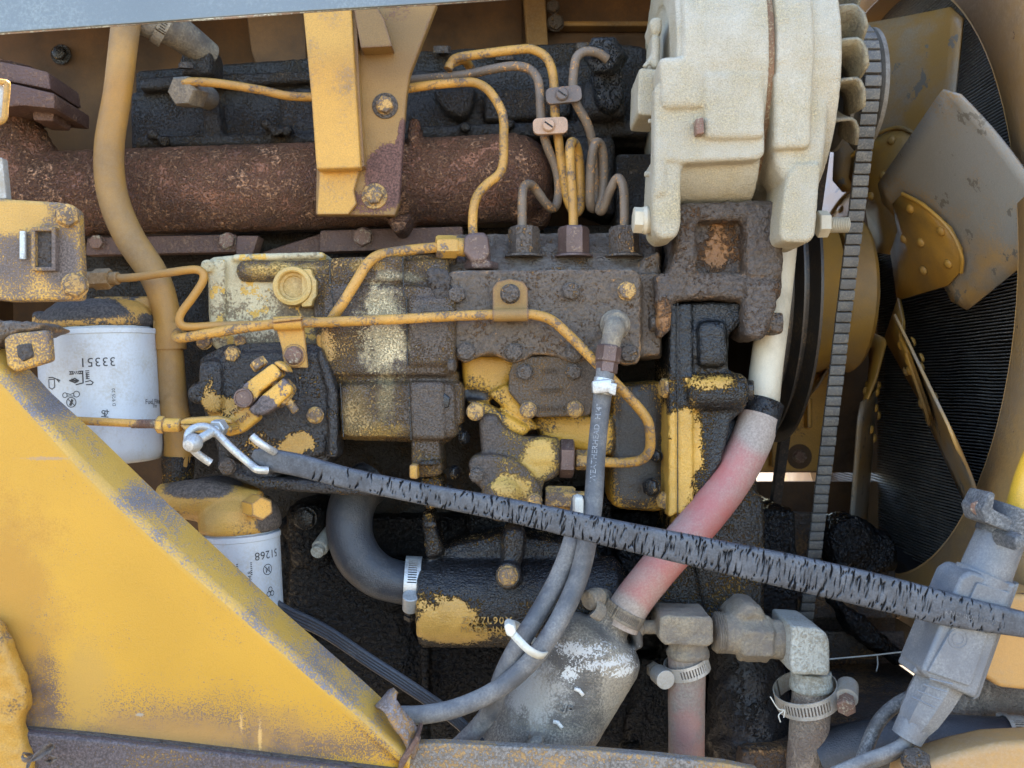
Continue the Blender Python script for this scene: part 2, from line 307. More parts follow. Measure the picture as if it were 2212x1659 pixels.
M['purple_rail'] = grime('worn_rail_paint', (0.33, 0.19, 0.055), (0.085, 0.066, 0.066), 0.68, s=30, fine=520, wf=0.5, soft=0.06, r0=0.5, r1=0.6, bump=0.3, stretch=(.4, 1, 1))
M['pale_rail'] = grime('worn_pale_rail', (0.40, 0.24, 0.09), (0.17, 0.15, 0.13), 0.52, s=34, fine=460, wf=0.4, soft=0.04, r0=0.5, r1=0.8, bump=0.3, stretch=(.5, 1, 1))
M['leaf'] = grime('dry_leaf', (0.17, 0.13, 0.10), (0.08, 0.06, 0.05), 0.4, s=80, r0=0.6, r1=0.7, bump=0.2)
M['ground'] = grime('pale_gravel', (0.22, 0.165, 0.10), (0.15, 0.115, 0.075), 0.45, s=6, fine=60, wf=0.5, soft=0.1, r0=0.9, r1=0.9, bump=3)
M['tarp'] = grime('white_tarp_cloth', (0.75, 0.76, 0.78), (0.55, 0.55, 0.55), 0.2, s=20, r0=0.6, r1=0.7, bump=0.2)
M['pan'] = grime('rusty_pan', (0.30, 0.16, 0.06), (0.06, 0.045, 0.035), 0.62, s=16, fine=300, wf=0.3, soft=0.07, r0=0.6, r1=0.8, bump=0.6, lump=.8)

# ------------------------------------------------------------------ mesh helpers (each adds to a bmesh, world coordinates)
def NB():
    return bmesh.new()

def bevel(bm, w, seg=2, geom=None):
    if w > 0:
        bmesh.ops.bevel(bm, geom=geom or list(bm.edges), offset=w, segments=seg, profile=0.55, affect='EDGES', clamp_overlap=True)

def join(dst, src):
    me = bpy.data.meshes.new("tmp")
    src.to_mesh(me)
    src.free()
    dst.from_mesh(me)
    bpy.data.meshes.remove(me)
    return dst

def prism(bm, pts, y0, y1, bev=0.0012, seg=2, shrink=1.0):
    """outline in layout units at depth y0 (mm), carried straight back to depth y1"""
    b = NB()
    f = [P(x, y, y0) for x, y in pts]
    c = sum(f, Vector()) / len(f)
    k = [c + (p - c) * shrink for p in f]
    va = [b.verts.new(p) for p in f]
    vb = [b.verts.new((p.x, y1 / 1000.0, p.z)) for p in k]
    n = len(pts)
    b.faces.new(va)
    b.faces.new(list(reversed(vb)))
    for i in range(n):
        b.faces.new((va[(i + 1) % n], va[i], vb[i], vb[(i + 1) % n]))
    bmesh.ops.recalc_face_normals(b, faces=list(b.faces))
    bevel(b, bev, seg)
    return join(bm, b)

def rect(x0, y0, x1, y1):
    return [(x0, y0), (x1, y0), (x1, y1), (x0, y1)]

def boxw(bm, c, size, rot=None, bev=0.001, seg=2):
    """box of a size (metres) about a world point"""
    b = NB()
    bmesh.ops.create_cube(b, size=1.0)
    mtx = Matrix.Translation(c) @ (rot.to_4x4() if rot else Matrix()) @ Matrix.Diagonal((*size, 1))
    bmesh.ops.transform(b, matrix=mtx, verts=list(b.verts))
    bevel(b, bev, seg)
    return join(bm, b)

def catmull(pts, sub):
    if len(pts) < 3:
        return [pts[0].lerp(pts[-1], i / sub) for i in range(sub + 1)]
    out = []
    for i in range(len(pts) - 1):
        p0 = pts[i - 1] if i > 0 else pts[0] * 2 - pts[1]
        p1, p2 = pts[i], pts[i + 1]
        p3 = pts[i + 2] if i + 2 < len(pts) else pts[-1] * 2 - pts[-2]
        for k in range(sub):
            t = k / sub
            out.append(0.5 * ((2 * p1) + (p2 - p0) * t + (2 * p0 - 5 * p1 + 4 * p2 - p3) * t * t + (3 * p1 - p0 - 3 * p2 + p3) * t ** 3))
    out.append(pts[-1].copy())
    return out

def frames(c):
    n = len(c)
    out = []
    tang = [(c[min(i + 1, n - 1)] - c[max(i - 1, 0)]).normalized() for i in range(n)]
    a = Vector((0, -1, 0))
    if abs(a.dot(tang[0])) > 0.9:
        a = Vector((0, 0, 1))
    a = (a - tang[0] * a.dot(tang[0])).normalized()
    for t in tang:
        a = (a - t * a.dot(t)).normalized()
        out.append((t, a, t.cross(a)))
    return out

def tube(bm, path, r, seg=14, sub=6, raw=False, wob=0.0):
    """round bar along points (layout units + depth mm); r in layout units (number or one per point)"""
    pts = [V3(p) for p in path]
    c = pts if raw else catmull(pts, sub)
    rr = r if isinstance(r, (list, tuple)) else [r] * len(pts)
    rr = [S(q, p.y * 1000) for q, p in zip(rr, pts)]
    n = len(c)
    b = NB()
    rings = []
    for i, (t, a, d) in enumerate(frames(c)):
        u = i / (n - 1) * (len(pts) - 1)
        k = min(int(u), len(pts) - 2)
        q = rr[k] + (rr[k + 1] - rr[k]) * (u - k)
        ring = []
        for j in range(seg):
            th = 2 * math.pi * j / seg
            w = q
            if wob:
                w *= 1 + wob * mnoise.noise(c[i] * 60 + Vector((math.cos(th), math.sin(th), 0)) * 1.3)
            ring.append(b.verts.new(c[i] + (a * math.cos(th) + d * math.sin(th)) * w))
        rings.append(ring)
    for i in range(n - 1):
        for j in range(seg):
            b.faces.new((rings[i][j], rings[i + 1][j], rings[i + 1][(j + 1) % seg], rings[i][(j + 1) % seg]))
    b.faces.new(rings[0])
    b.faces.new(list(reversed(rings[-1])))
    bmesh.ops.recalc_face_normals(b, faces=list(b.faces))
    return join(bm, b)

def basis(ax):
    ax = ax.normalized()
    a = Vector((0, -1, 0)) if abs(ax.y) < 0.9 else Vector((0, 0, 1))
    a = (a - ax * a.dot(ax)).normalized()
    return ax, a, ax.cross(a)

def lathe(bm, p0, ax, prof, seg=40, phase=0.0, cap=True):
    """profile [(t, r)] in metres turned about an axis through p0"""
    ax, a, d = basis(ax)
    b = NB()
    rings = []
    for (t, r) in prof:
        if r < 1e-6:
            rings.append([b.verts.new(p0 + ax * t)])
        else:
            rings.append([b.verts.new(p0 + ax * t + (a * math.cos(2 * math.pi * j / seg + phase) + d * math.sin(2 * math.pi * j / seg + phase)) * r) for j in range(seg)])
    for q in range(len(rings) - 1):
        A, B = rings[q], rings[q + 1]
        for j in range(seg):
            k = (j + 1) % seg
            if len(A) == 1 and len(B) == 1:
                continue
            if len(A) == 1:
                b.faces.new((A[0], B[j], B[k]))
            elif len(B) == 1:
                b.faces.new((A[j], B[0], A[k]))
            else:
                b.faces.new((A[j], B[j], B[k], A[k]))
    if cap and len(rings[0]) > 1:
        b.faces.new(rings[0])
    if cap and len(rings[-1]) > 1:
        b.faces.new(list(reversed(rings[-1])))
    bmesh.ops.recalc_face_normals(b, faces=list(b.faces))
    return join(bm, b)

def hexnut(bm, p0, p1, r, bev=0.0008):
    """hexagonal nut between two points, r across corners (metres)"""
    ax = p1 - p0
    L = ax.length
    return lathe(bm, p0, ax, [(0, r * 0.86), (L * 0.1, r), (L * 0.9, r), (L, r * 0.86)], 6, R(30))

def cyl(bm, p0, p1, r, seg=28, ch=0.0008):
    ax = p1 - p0
    L = ax.length
    return lathe(bm, p0, ax, [(0, r - ch), (ch, r), (L - ch, r), (L, r - ch)], seg)

def sector(bm, c, x0, x1, r0, r1, a0, a1, n=24):
    """part of a ring about an axis along X; angle 0 faces the lens, 90 is up"""
    b = NB()
    rows = []
    for i in range(n + 1):
        a = R(a0 + (a1 - a0) * i / n)
        e = Vector((0, -math.cos(a), math.sin(a)))
        rows.append([b.verts.new(Vector((x, c.y, c.z)) + e * r) for x, r in ((x0, r0), (x1, r0), (x1, r1), (x0, r1))])
    for i in range(n):
        for k in range(4):
            b.faces.new((rows[i][k], rows[i][(k + 1) % 4], rows[i + 1][(k + 1) % 4], rows[i + 1][k]))
    b.faces.new(rows[0])
    b.faces.new(list(reversed(rows[-1])))
    bmesh.ops.recalc_face_normals(b, faces=list(b.faces))
    return join(bm, b)

def text_bm(bm, s, size, fn, depth=0.0004, spacing=1.0):
    """lettering, mapped by fn(x, y, z) from flat text space (metres) to the world"""
    cu = bpy.data.curves.new("txt", 'FONT')
    cu.body = s
    cu.size = size
    cu.align_x = 'CENTER'
    cu.align_y = 'CENTER'
    cu.extrude = depth / 2
    cu.resolution_u = 3
    cu.space_character = spacing
    o = bpy.data.objects.new("txt", cu)
    COL.objects.link(o)
    dg = bpy.context.evaluated_depsgraph_get()
    me = bpy.data.meshes.new_from_object(o.evaluated_get(dg))
    bpy.data.objects.remove(o)
    bpy.data.curves.remove(cu)
    for v in me.vertices:
        v.co = fn(v.co.x, v.co.y, v.co.z)
    bm.from_mesh(me)
    bpy.data.meshes.remove(me)
    return bm

def stroke_bm(bm, lines, w, fn):
    """flat printed strokes: polylines in text space"""
    for ln in lines:
        for (a, b) in zip(ln[:-1], ln[1:]):
            a, b = Vector((*a, 0)), Vector((*b, 0))
            d = (b - a)
            if d.length < 1e-9:
                continue
            d.normalize()
            n = Vector((-d.y, d.x, 0)) * w / 2
            e = d * w * 0.4
            vs = [bm.verts.new(fn(*p)) for p in (a - e - n, b + e - n, b + e + n, a - e + n)]
            bm.faces.new(vs)
    return bm

def circ(cx, cy, r, n=18, a0=0, a1=360):
    return [(cx + r * math.cos(R(a0 + (a1 - a0) * i / n)), cy + r * math.sin(R(a0 + (a1 - a0) * i / n))) for i in range(n + 1)]

# ------------------------------------------------------------------ object helpers
WL = {}      # world location of every object made here

def put_mesh(name, bm, mat, parent=None, angle=35, mods=None, smooth=True, weigh=True):
    me = bpy.data.meshes.new(name)
    bm.to_mesh(me)
    bm.free()
    co = np.empty(len(me.vertices) * 3, dtype=np.float32)
    me.vertices.foreach_get('co', co)
    co = co.reshape(-1, 3)
    c = (co.min(0) + co.max(0)) / 2
    co -= c
    me.vertices.foreach_set('co', co.ravel())
    if smooth:
        me.polygons.foreach_set('use_smooth', [True] * len(me.polygons))
        me.set_sharp_from_angle(angle=R(angle))
    me.update()
    me.materials.append(M[mat] if isinstance(mat, str) else mat)
    o = bpy.data.objects.new(name, me)
    COL.objects.link(o)
    if smooth and weigh and len(me.vertices) < 20000:
        wm = o.modifiers.new('flat faces', 'WEIGHTED_NORMAL')
        wm.keep_sharp = True
        wm.weight = 80
    w = Vector(c.tolist())
    WL[o.name] = w
    if parent:
        o.parent = parent
        o.location = w - WL[parent.name]
    else:
        o.location = w
    return o

def tag(o, label, cat, group=None):
    o['label'] = label
    o['category'] = cat
    if group:
        o['group'] = group
    return o

def T(name, label, cat, at, group=None):
    o = bpy.data.objects.new(name, None)
    o.empty_display_size = 0.02
    COL.objects.link(o)
    o.location = V3(at)
    WL[o.name] = V3(at)
    return tag(o, label, cat, group)

def one(name, label, cat, bm, mat, group=None, **kw):
    return tag(put_mesh(name, bm, mat, None, **kw), label, cat, group)

_clouds = {}
def clouds(sz):
    if sz not in _clouds:
        t = bpy.data.textures.new("grain", 'CLOUDS')
        t.noise_scale = sz
        t.noise_depth = 2
        _clouds[sz] = t
    return _clouds[sz]

def casting(name, bm, mat, parent=None, voxel=0.0017, it=3, disp=0.0008, grain=0.012):
    """fuse the overlapping solids in bm into one casting with soft edges and an uneven skin"""
    o = put_mesh(name, bm, mat, parent, smooth=False)
    m = o.modifiers.new("fuse", 'REMESH')
    m.mode = 'VOXEL'
    m.voxel_size = voxel
    m.use_smooth_shade = True
    s = o.modifiers.new("soften", 'SMOOTH')
    s.factor = 0.5
    s.iterations = it
    if disp:
        d = o.modifiers.new("skin", 'DISPLACE')
        d.texture = clouds(grain)
        d.strength = disp * 2
        d.mid_level = 0.5
        d.texture_coords = 'LOCAL'
    return o

def _hex_mesh(round_top=0.80, flange=True):
    b = NB()
    if flange:
        lathe(b, Vector(), Vector((0, -1, 0)), [(0, 1.04), (0.07, 1.04), (0.08, 1.0)], 22)
    ax = Vector((0, -1, 0))
    bb = NB()
    lathe(bb, Vector((0, -0.05, 0)), ax, [(0, 1.0), (0.58, 1.0), (0.70, 0.88)], 6, 0)
    bevel(bb, 0.03, 1)
    join(b, bb)
    me = bpy.data.meshes.new("bolt")
    b.to_mesh(me)
    b.free()
    me.polygons.foreach_set('use_smooth', [True] * len(me.polygons))
    me.set_sharp_from_angle(angle=R(30))
    me.materials.append(M['bolt_dark'])
    return me

HEX = _hex_mesh()
def _washer_mesh():
    b = NB()
    lathe(b, Vector(), Vector((0, -1, 0)), [(0, 1.0), (0.07, 1.0), (0.12, 0.96), (0.12, 0.0)], 30)
    me = bpy.data.meshes.new("washer")
    b.to_mesh(me)
    b.free()
    me.polygons.foreach_set('use_smooth', [True] * len(me.polygons))
    me.set_sharp_from_angle(angle=R(30))
    me.materials.append(M['bolt_dark'])
    return me
WASH = _washer_mesh()

def place(name, me, parent, w, ax, r, mat, h=1.0, spin=None):
    o = bpy.data.objects.new(name, me)
    COL.objects.link(o)
    WL[o.name] = w
    o.parent = parent
    o.location = w - WL[parent.name]
    q = Vector((0, -1, 0)).rotation_difference(Vector(ax).normalized())
    o.rotation_mode = 'QUATERNION'
    from mathutils import Quaternion
    o.rotation_quaternion = q @ Quaternion((0, 1, 0), random.uniform(0, 6.28) if spin is None else R(spin))
    o.scale = (r, r * h, r)
    o.material_slots[0].link = 'OBJECT'
    o.material_slots[0].material = M[mat]
    return o

def bolt(parent, px, py, y, r, mat='bolt_dark', ax=(0, -1, 0), washer=0, name='bolt', h=1.0, spin=None, wmat=None):
    w = V3((px, py, y))
    rr = S(r, y)
    if washer:
        place('washer', WASH, parent, w, ax, S(washer, y), wmat or mat)
        w = w + Vector(ax).normalized() * S(washer, y) * 0.11
    return place(name, HEX, parent, w, ax, rr, mat, h, spin)

def clampband(root, c, ax, r, w, mat_band, n_slots=0, slot_a=(0, 90), screw_a=200, th=0.0009, screw_r=0.0055, tilt=None, screw_mat=None):
    """worm-drive clamp: strip ring, slots cut as raised rungs between recesses, screw housing with screw"""
    ax, a, d = basis(ax)
    bm = NB()
    seg = 96
    def pt(t, q, rad):
        return c + ax * t + (a * math.cos(q) + d * math.sin(q)) * rad
    slots = []
    if n_slots:
        s0, s1 = R(slot_a[0]), R(slot_a[1])
        step = (s1 - s0) / n_slots
        slots = [(s0 + step * (k + 0.25), s0 + step * (k + 0.75)) for k in range(n_slots)]
    cuts = sorted(set([2 * math.pi * k / seg for k in range(seg)] + [q % (2 * math.pi) for s in slots for q in s]))
    def inslot(q):
        for s in slots:
            lo, hi = s[0] % (2 * math.pi), s[1] % (2 * math.pi)
            if (lo <= q <= hi) if lo < hi else (q >= lo or q <= hi):
                return True
        return False
    hw = w / 2
    for i, q0 in enumerate(cuts):
        q1 = cuts[(i + 1) % len(cuts)]
        if i + 1 == len(cuts):
            q1 += 2 * math.pi
        mid = ((q0 + q1) / 2) % (2 * math.pi)
        bands = [(-hw, -hw * 0.55), (hw * 0.55, hw)] if inslot(mid) else [(-hw, hw)]
        for (t0, t1) in bands:
            o_ = [bm.verts.new(pt(t, q, r + th)) for t, q in ((t0, q0), (t1, q0), (t1, q1), (t0, q1))]
            i_ = [bm.verts.new(pt(t, q, r)) for t, q in ((t0, q0), (t1, q0), (t1, q1), (t0, q1))]
            bm.faces.new(o_)
            bm.faces.new(list(reversed(i_)))
            for k in range(4):
                bm.faces.new((o_[k], i_[k], i_[(k + 1) % 4], o_[(k + 1) % 4]))
    bmesh.ops.remove_doubles(bm, verts=list(bm.verts), dist=1e-6)
    bmesh.ops.recalc_face_normals(bm, faces=list(bm.faces))
    put_mesh('band', bm, mat_band, root)
    q = R(screw_a)
    e = a * math.cos(q) + d * math.sin(q)
    tg = (-a * math.sin(q) + d * math.cos(q))
    cc = c + e * (r + screw_r * 0.9)
    hb = NB()
    lathe(hb, cc - tg * screw_r * 1.5, tg, [(0, screw_r * 1.05), (0.0005, screw_r * 1.15), (screw_r * 2.4, screw_r * 1.15), (screw_r * 2.5, screw_r * 0.9)], 20)
    hs_ = put_mesh('screw_housing', hb, mat_band, root)
    sb = NB()
    lathe(sb, cc + tg * screw_r * 1.0, tg, [(0, screw_r * 0.8), (screw_r * 0.9, screw_r * 0.8), (screw_r * 0.9, screw_r * 1.0), (screw_r * 1.6, screw_r * 1.0), (screw_r * 1.75, screw_r * 0.85)], 6)
    put_mesh('screw', sb, screw_mat or mat_band, hs_)

# ================================================================== SETTING
bm = NB()
g = 40.0
vs = [bm.verts.new(v) for v in ((-g * 8, -g * 8, -0.95), (g * 8, -g * 8, -0.95), (g * 8, g * 8, -0.95), (-g * 8, g * 8, -0.95))]
bm.faces.new(vs)
o = put_mesh('ground', bm, 'ground')
o['kind'] = 'structure'

# ------------------------------------------------------------------ machine body round the bay
hood = T('hood', 'grey hood panel with chipped rusty lower edge along the top', 'hood', (300, 40, -200))
bm = NB()
prism(bm, [(-260, 91), (0, 70), (300, 49), (600, 27), (945, 6), (1110, -6), (1110, -60), (-260, 10)], -108, -102, 0.0012)
put_mesh('side_panel', bm, 'hood', hood)
bm = NB()
path = [(-260, 92), (-100, 81), (0, 72), (120, 64), (240, 56), (350, 46), (480, 38), (600, 29), (700, 21), (820, 15), (945, 7), (1150, -8), (1300, -18)]
tube(bm, [(x, y - 2 + random.uniform(-1.2, 1.2), -105) for x, y in path if x < 1200], 5.2, 8, 4)
put_mesh('rim', bm, 'hood_rim', hood)
bm = NB()
# unseen sheet added above the bay to keep the sun off, sloping back
b = NB()
q = [Vector((-0.9, 0.05, 0.47)), Vector((0.80, 0.05, 0.56)), Vector((0.80, 0.55, 0.74)), Vector((-0.9, 0.55, 0.68))]
va = [b.verts.new(p) for p in q]
vb = [b.verts.new(p + Vector((0, 0, 0.006))) for p in q]
b.faces.new(va); b.faces.new(list(reversed(vb)))
for i in range(4):
    b.faces.new((va[(i + 1) % 4], va[i], vb[i], vb[(i + 1) % 4]))
bmesh.ops.recalc_face_normals(b, faces=list(b.faces))
join(bm, b)
put_mesh('sun_block_roof', bm, 'yellow_shade', hood)

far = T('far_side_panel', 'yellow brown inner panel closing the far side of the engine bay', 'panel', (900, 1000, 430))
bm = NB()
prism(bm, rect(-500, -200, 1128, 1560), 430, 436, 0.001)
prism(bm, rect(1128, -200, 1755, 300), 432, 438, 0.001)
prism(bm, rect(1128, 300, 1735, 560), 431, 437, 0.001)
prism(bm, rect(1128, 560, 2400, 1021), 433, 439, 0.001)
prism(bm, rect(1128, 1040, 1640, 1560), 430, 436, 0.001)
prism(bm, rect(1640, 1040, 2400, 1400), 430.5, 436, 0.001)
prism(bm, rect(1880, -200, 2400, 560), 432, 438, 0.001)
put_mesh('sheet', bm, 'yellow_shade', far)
bm = NB()
prism(bm, [(1128, -40), (1176, -40), (1186, 110), (1140, 130)], 400, 425, 0.004)
prism(bm, rect(1176, 44, 1440, 56), 405, 430, 0.004)
put_mesh('stiffener', bm, 'yellow_dusty', far)
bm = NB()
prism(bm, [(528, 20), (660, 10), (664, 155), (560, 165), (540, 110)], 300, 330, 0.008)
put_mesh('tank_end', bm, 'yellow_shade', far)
bm = NB()
prism(bm, rect(1640, 700, 1800, 1018), 423, 428, 0.001)
put_mesh('sun_glow_sheet', bm, 'yellow', far)  # extra sheet in brighter paint, imitating sun glow on the far panel
bm = NB()
prism(bm, rect(1668, 780, 1700, 1010), 405, 425, 0.003)
prism(bm, rect(1744, 860, 1756, 925), 405, 425, 0.003)
put_mesh('rib', bm, 'yellow', far)
bolt(far, 1726, 986, 425, 14, 'bolt_rust', washer=28, wmat='yellow_shade')
bolt(far, 132, 118, 425, 15, 'bolt_oil', washer=22)
bolt(far, 1195, 16, 405, 14, 'bolt_dark')
bolt(far, 1200, 50, 404, 18, 'bolt_dark')

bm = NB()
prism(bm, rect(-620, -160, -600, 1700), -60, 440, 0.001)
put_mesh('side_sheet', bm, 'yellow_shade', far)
grl = T('sun_block_panel', 'unseen yellow panel added beyond the radiator to block the sun', 'panel', (2600, 900, 200))
bm = NB()
b = NB()
boxw(b, Vector((0.80, 0.14, 0.02)), (0.01, 0.78, 1.28), None, 0.001)  # out of view, added to stop sun coming in from the right
join(bm, b)
put_mesh('sheet', bm, 'yellow', grl)

# white cloth outside, seen past the alternator
bm = NB()
nx, ny = 26, 40
grid = []
for i in range(nx + 1):
    row = []
    for j in range(ny + 1):
        p = P(1690 + 200 * i / nx, 250 + 330 * j / ny, 560)
        q = mnoise.noise(Vector((p.x * 22, p.z * 9, 1.3))) * 0.03 + abs(math.sin(p.x * 70 + p.z * 25)) * 0.014
        row.append(bm.verts.new(p + Vector((0, q - 0.12 * (j / ny - .5), 0))))
    grid.append(row)
for i in range(nx):
    for j in range(ny):
        bm.faces.new((grid[i][j], grid[i][j + 1], grid[i + 1][j + 1], grid[i + 1][j]))
o = one('white_cloth', 'crumpled white cloth in sunlight seen through the gap behind the alternator', 'cloth', bm, 'tarp')
so = o.modifiers.new('thick', 'SOLIDIFY'); so.thickness = 0.002

# ================================================================== ENGINE BLOCK, HEAD
blk = T('engine_block', 'oil-soaked black engine block behind the pump and hoses', 'engine', (1100, 1659, 160))
bm = NB()
prism(bm, [(600, 1120), (1720, 1100), (1740, 1700), (560, 1700)], 130, 420, 0.006)
prism(bm, [(620, 1180), (900, 1230), (915, 1500), (700, 1560), (600, 1400)], 100, 180, 0.02)
prism(bm, [(900, 1380), (1320, 1390), (1440, 1640), (930, 1640)], 112, 180, 0.012)
prism(bm, [(908, 1395), (926, 1395), (926, 1560), (908, 1540)], 90, 130, 0.003)
prism(bm, [(1370, 1420), (1540, 1420), (1540, 1640), (1340, 1640)], 100, 180, 0.012)
prism(bm, [(610, 1090), (700, 1080), (720, 1230), (620, 1240)], 95, 180, 0.014)
prism(bm, [(1000, 1090), (1330, 1060), (1330, 1240), (1010, 1240)], 90, 180, 0.014)
prism(bm, [(1320, 1140), (1480, 1180), (1560, 1360), (1360, 1360)], 60, 180, 0.014)
for k in range(46):
    c = P(random.uniform(610, 1640), random.uniform(1130, 1640), random.uniform(100, 132))
    b = NB()
    bmesh.ops.create_icosphere(b, subdivisions=2, radius=random.uniform(0.008, 0.02))
    bmesh.ops.transform(b, matrix=Matrix.Translation(c), verts=list(b.verts))
    join(bm, b)
casting('crankcase', bm, 'oil_deep', blk, 0.0026, 3, 0.0022, 0.013)
bm = NB()
prism(bm, [(170, 512), (1500, 480), (1500, 1130), (430, 1130), (380, 800), (170, 640)], 160, 420, 0.004)
prism(bm, [(530, 560), (700, 505), (980, 500), (980, 560)], 135, 180, 0.006)
prism(bm, [(1330, 330), (1440, 330), (1440, 560), (1330, 560)], 120, 200, 0.006)
put_mesh('block_wall', bm, 'head', blk)
bm = NB()
prism(bm, [(186, 512), (512, 505), (512, 545), (183, 552)], 105, 120, 0.003)
put_mesh('side_rail', bm, 'rust_flat', blk)
bm = NB()
prism(bm, [(690, 497), (1000, 488), (1000, 536), (690, 545)], 100, 116, 0.003)
put_mesh('side_rail', bm, 'rust_flat', blk)
bolt(blk, 211, 524, 105, 16, 'bolt_rust'); bolt(blk, 492, 521, 105, 18, 'bolt_rust'); bolt(blk, 785, 513, 100, 21, 'bolt_rust')
bm = NB()
prism(bm, [(510, 508), (560, 508), (545, 552), (508, 552)], 96, 120, 0.003)
prism(bm, [(560, 545), (700, 500), (690, 560), (600, 585)], 120, 150, 0.004)
put_mesh('rail_lug', bm, 'rust_flat', blk)

hd = T('cylinder_head', 'sooty black cylinder head and valve cover above the rusty manifold', 'engine part', (850, 250, 170))
bm = NB()
prism(bm, [(280, 195), (640, 165), (900, 150), (1400, 130), (1405, 315), (280, 325)], 165, 330, 0.006)
prism(bm, [(290, 150), (700, 120), (1300, 85), (1400, 100), (1400, 150), (290, 205)], 200, 330, 0.006)
prism(bm, [(300, 165), (680, 150), (680, 175), (300, 195)], 150, 240, 0.004)
prism(bm, [(430, 215), (470, 205), (480, 290), (440, 300)], 140, 190, 0.006)
prism(bm, [(600, 190), (690, 185), (690, 290), (600, 292)], 142, 190, 0.008)
prism(bm, [(930, 190), (1030, 180), (1020, 230), (1000, 258), (960, 240)], 140, 190, 0.008)
prism(bm, [(890, 270), (1400, 255), (1400, 292), (890, 300)], 135, 200, 0.005)
prism(bm, [(290, 292), (700, 283), (700, 312), (290, 320)], 138, 200, 0.005)
prism(bm, [(1260, 165), (1335, 165), (1360, 250), (1250, 255)], 110, 190, 0.01)
prism(bm, [(1230, 290), (1330, 290), (1330, 470), (1235, 430)], 120, 200, 0.008)
prism(bm, [(1045, 195), (1235, 180), (1235, 250), (1045, 262)], 148, 190, 0.006)
for (x, y) in ((575, 268), (595, 285), (620, 282), (330, 290), (355, 305), (1005, 275), (1100, 268), (1180, 262)):
    cyl(bm, P(x, y, 145), P(x, y, 120), S(11, 130), 14)
casting('head_casting', bm, 'head', hd, 0.0024, 2, 0.0012, 0.012)
bm = NB()
prism(bm, [(400, 60), (455, 95), (458, 160), (385, 165), (385, 125)], 110, 160, 0.008)
casting('thermostat_neck', bm, 'head', hd, 0.002, 2, 0.001)
bolt(hd, 1090, 130, 190, 22, 'bolt_dark', ax=(0, -.3, 1)); bolt(hd, 1262, 108, 190, 20, 'bolt_dark', ax=(0, -.3, 1)); bolt(hd, 402, 148, 100, 16, 'bolt_dark', ax=(0, -.2, 1))
bolt(hd, 955, 115, 190, 20, 'bolt_dark', ax=(0, -.3, 1))
bm = NB()
hexnut(bm, P(1300, 118, 70), P(1318, 128, 130), S(42, 100))
prism(bm, [(1275, 140), (1345, 130), (1350, 210), (1325, 245), (1290, 225)], 95, 130, 0.008)
casting('injector_crust', bm, 'crust', hd, 0.0018, 1, 0.002, 0.008)

# ------------------------------------------------------------------ exhaust manifold
mf = T('exhaust_manifold', 'pitted rusty exhaust manifold running behind the yellow bracket', 'manifold', (600, 500, 110))
bm = NB()
r = S(92, 110)
path = [(-200, 430, 110), (0, 424, 110), (300, 414, 110), (620, 404, 110), (950, 392, 110), (1120, 384, 110)]
tube(bm, path, [90, 90, 91, 92, 93, 94], 40, 4)
c = P(1120, 388, 110)
b = NB()
bmesh.ops.create_uvsphere(b, u_segments=32, v_segments=20, radius=S(94, 110))
bmesh.ops.transform(b, matrix=Matrix.Translation(c) @ Matrix.Diagonal((0.78, 1, 1, 1)), verts=list(b.verts))
join(bm, b)
prism(bm, [(1120, 325), (1192, 330), (1196, 450), (1180, 490), (1120, 480)], 100, 150, 0.014)
prism(bm, [(830, 465), (890, 460), (872, 500), (850, 503)], 55, 120, 0.01)
prism(bm, [(880, 255), (905, 250), (905, 320), (880, 320)], 70, 120, 0.008)
tube(bm, [(-40, 140, 100), (-35, 230, 105), (10, 330, 110), (60, 390, 110)], [110, 100, 95, 85], 32, 8)
tube(bm, [(100, 400, 110), (60, 340, 110), (35, 300, 108), (-40, 230, 105)], [70, 60, 60, 60], 20, 8)
o = casting('manifold_log', bm, 'rust', mf, 0.0018, 2, 0.0012, 0.006)
bm = NB()
prism(bm, [(-60, 120), (60, 143), (104, 155), (110, 194), (30, 178), (-60, 170)], 60, 130, 0.003)
prism(bm, [(-60, 172), (30, 180), (118, 201), (118, 235), (45, 228), (-60, 240)], 50, 130, 0.003)
put_mesh('flange', bm, 'rust_flat', mf)
bm = NB()
prism(bm, [(68, 235), (118, 238), (115, 262), (70, 260)], 70, 110, 0.003)
put_mesh('flange_lug', bm, 'rust_flat', mf)

# ------------------------------------------------------------------ yellow bracket with the post
br = T('support_bracket', 'yellow plate bracket with rust-eaten corner bolted to the manifold', 'bracket', (790, 470, 50))
bm = NB()
prism(bm, [(690, 10), (945, 5), (885, 160), (878, 205), (868, 340), (862, 440), (853, 466), (681, 464), (683, 366)], 40, 52, 0.0022, 3)
put_mesh('plate', bm, 'plate', br)
bm = NB()
prism(bm, [(653, 12), (758, 6), (768, 180), (779, 363), (683, 366), (672, 210)], 18, 32, 0.0022, 3)
put_mesh('post', bm, 'post', br)
bm = NB()
prism(bm, [(757, 6), (770, 6), (776, 180), (787, 358), (778, 363), (768, 180)], 24, 40, 0.001, 2)
put_mesh('post_side', bm, 'plate', br)
bm = NB()
prism(bm, [(690, 367), (776, 367), (764, 412), (770, 440), (752, 463), (684, 463)], 34, 40, 0.0012, 2)
put_mesh('lower_pad', bm, 'post', br)
bm = NB()
prism(bm, [(760, 0), (806, 0), (830, 40), (848, 100), (779, 104)], 18, 40, 0.002, 2)
put_mesh('gusset', bm, 'plate', br)
bolt(br, 832, 229, 40, 19, 'bolt_yellow', washer=28, wmat='bolt_dark')
bolt(br, 809, 424, 40, 20, 'bolt_yellow', washer=28, wmat='bolt_yellow')

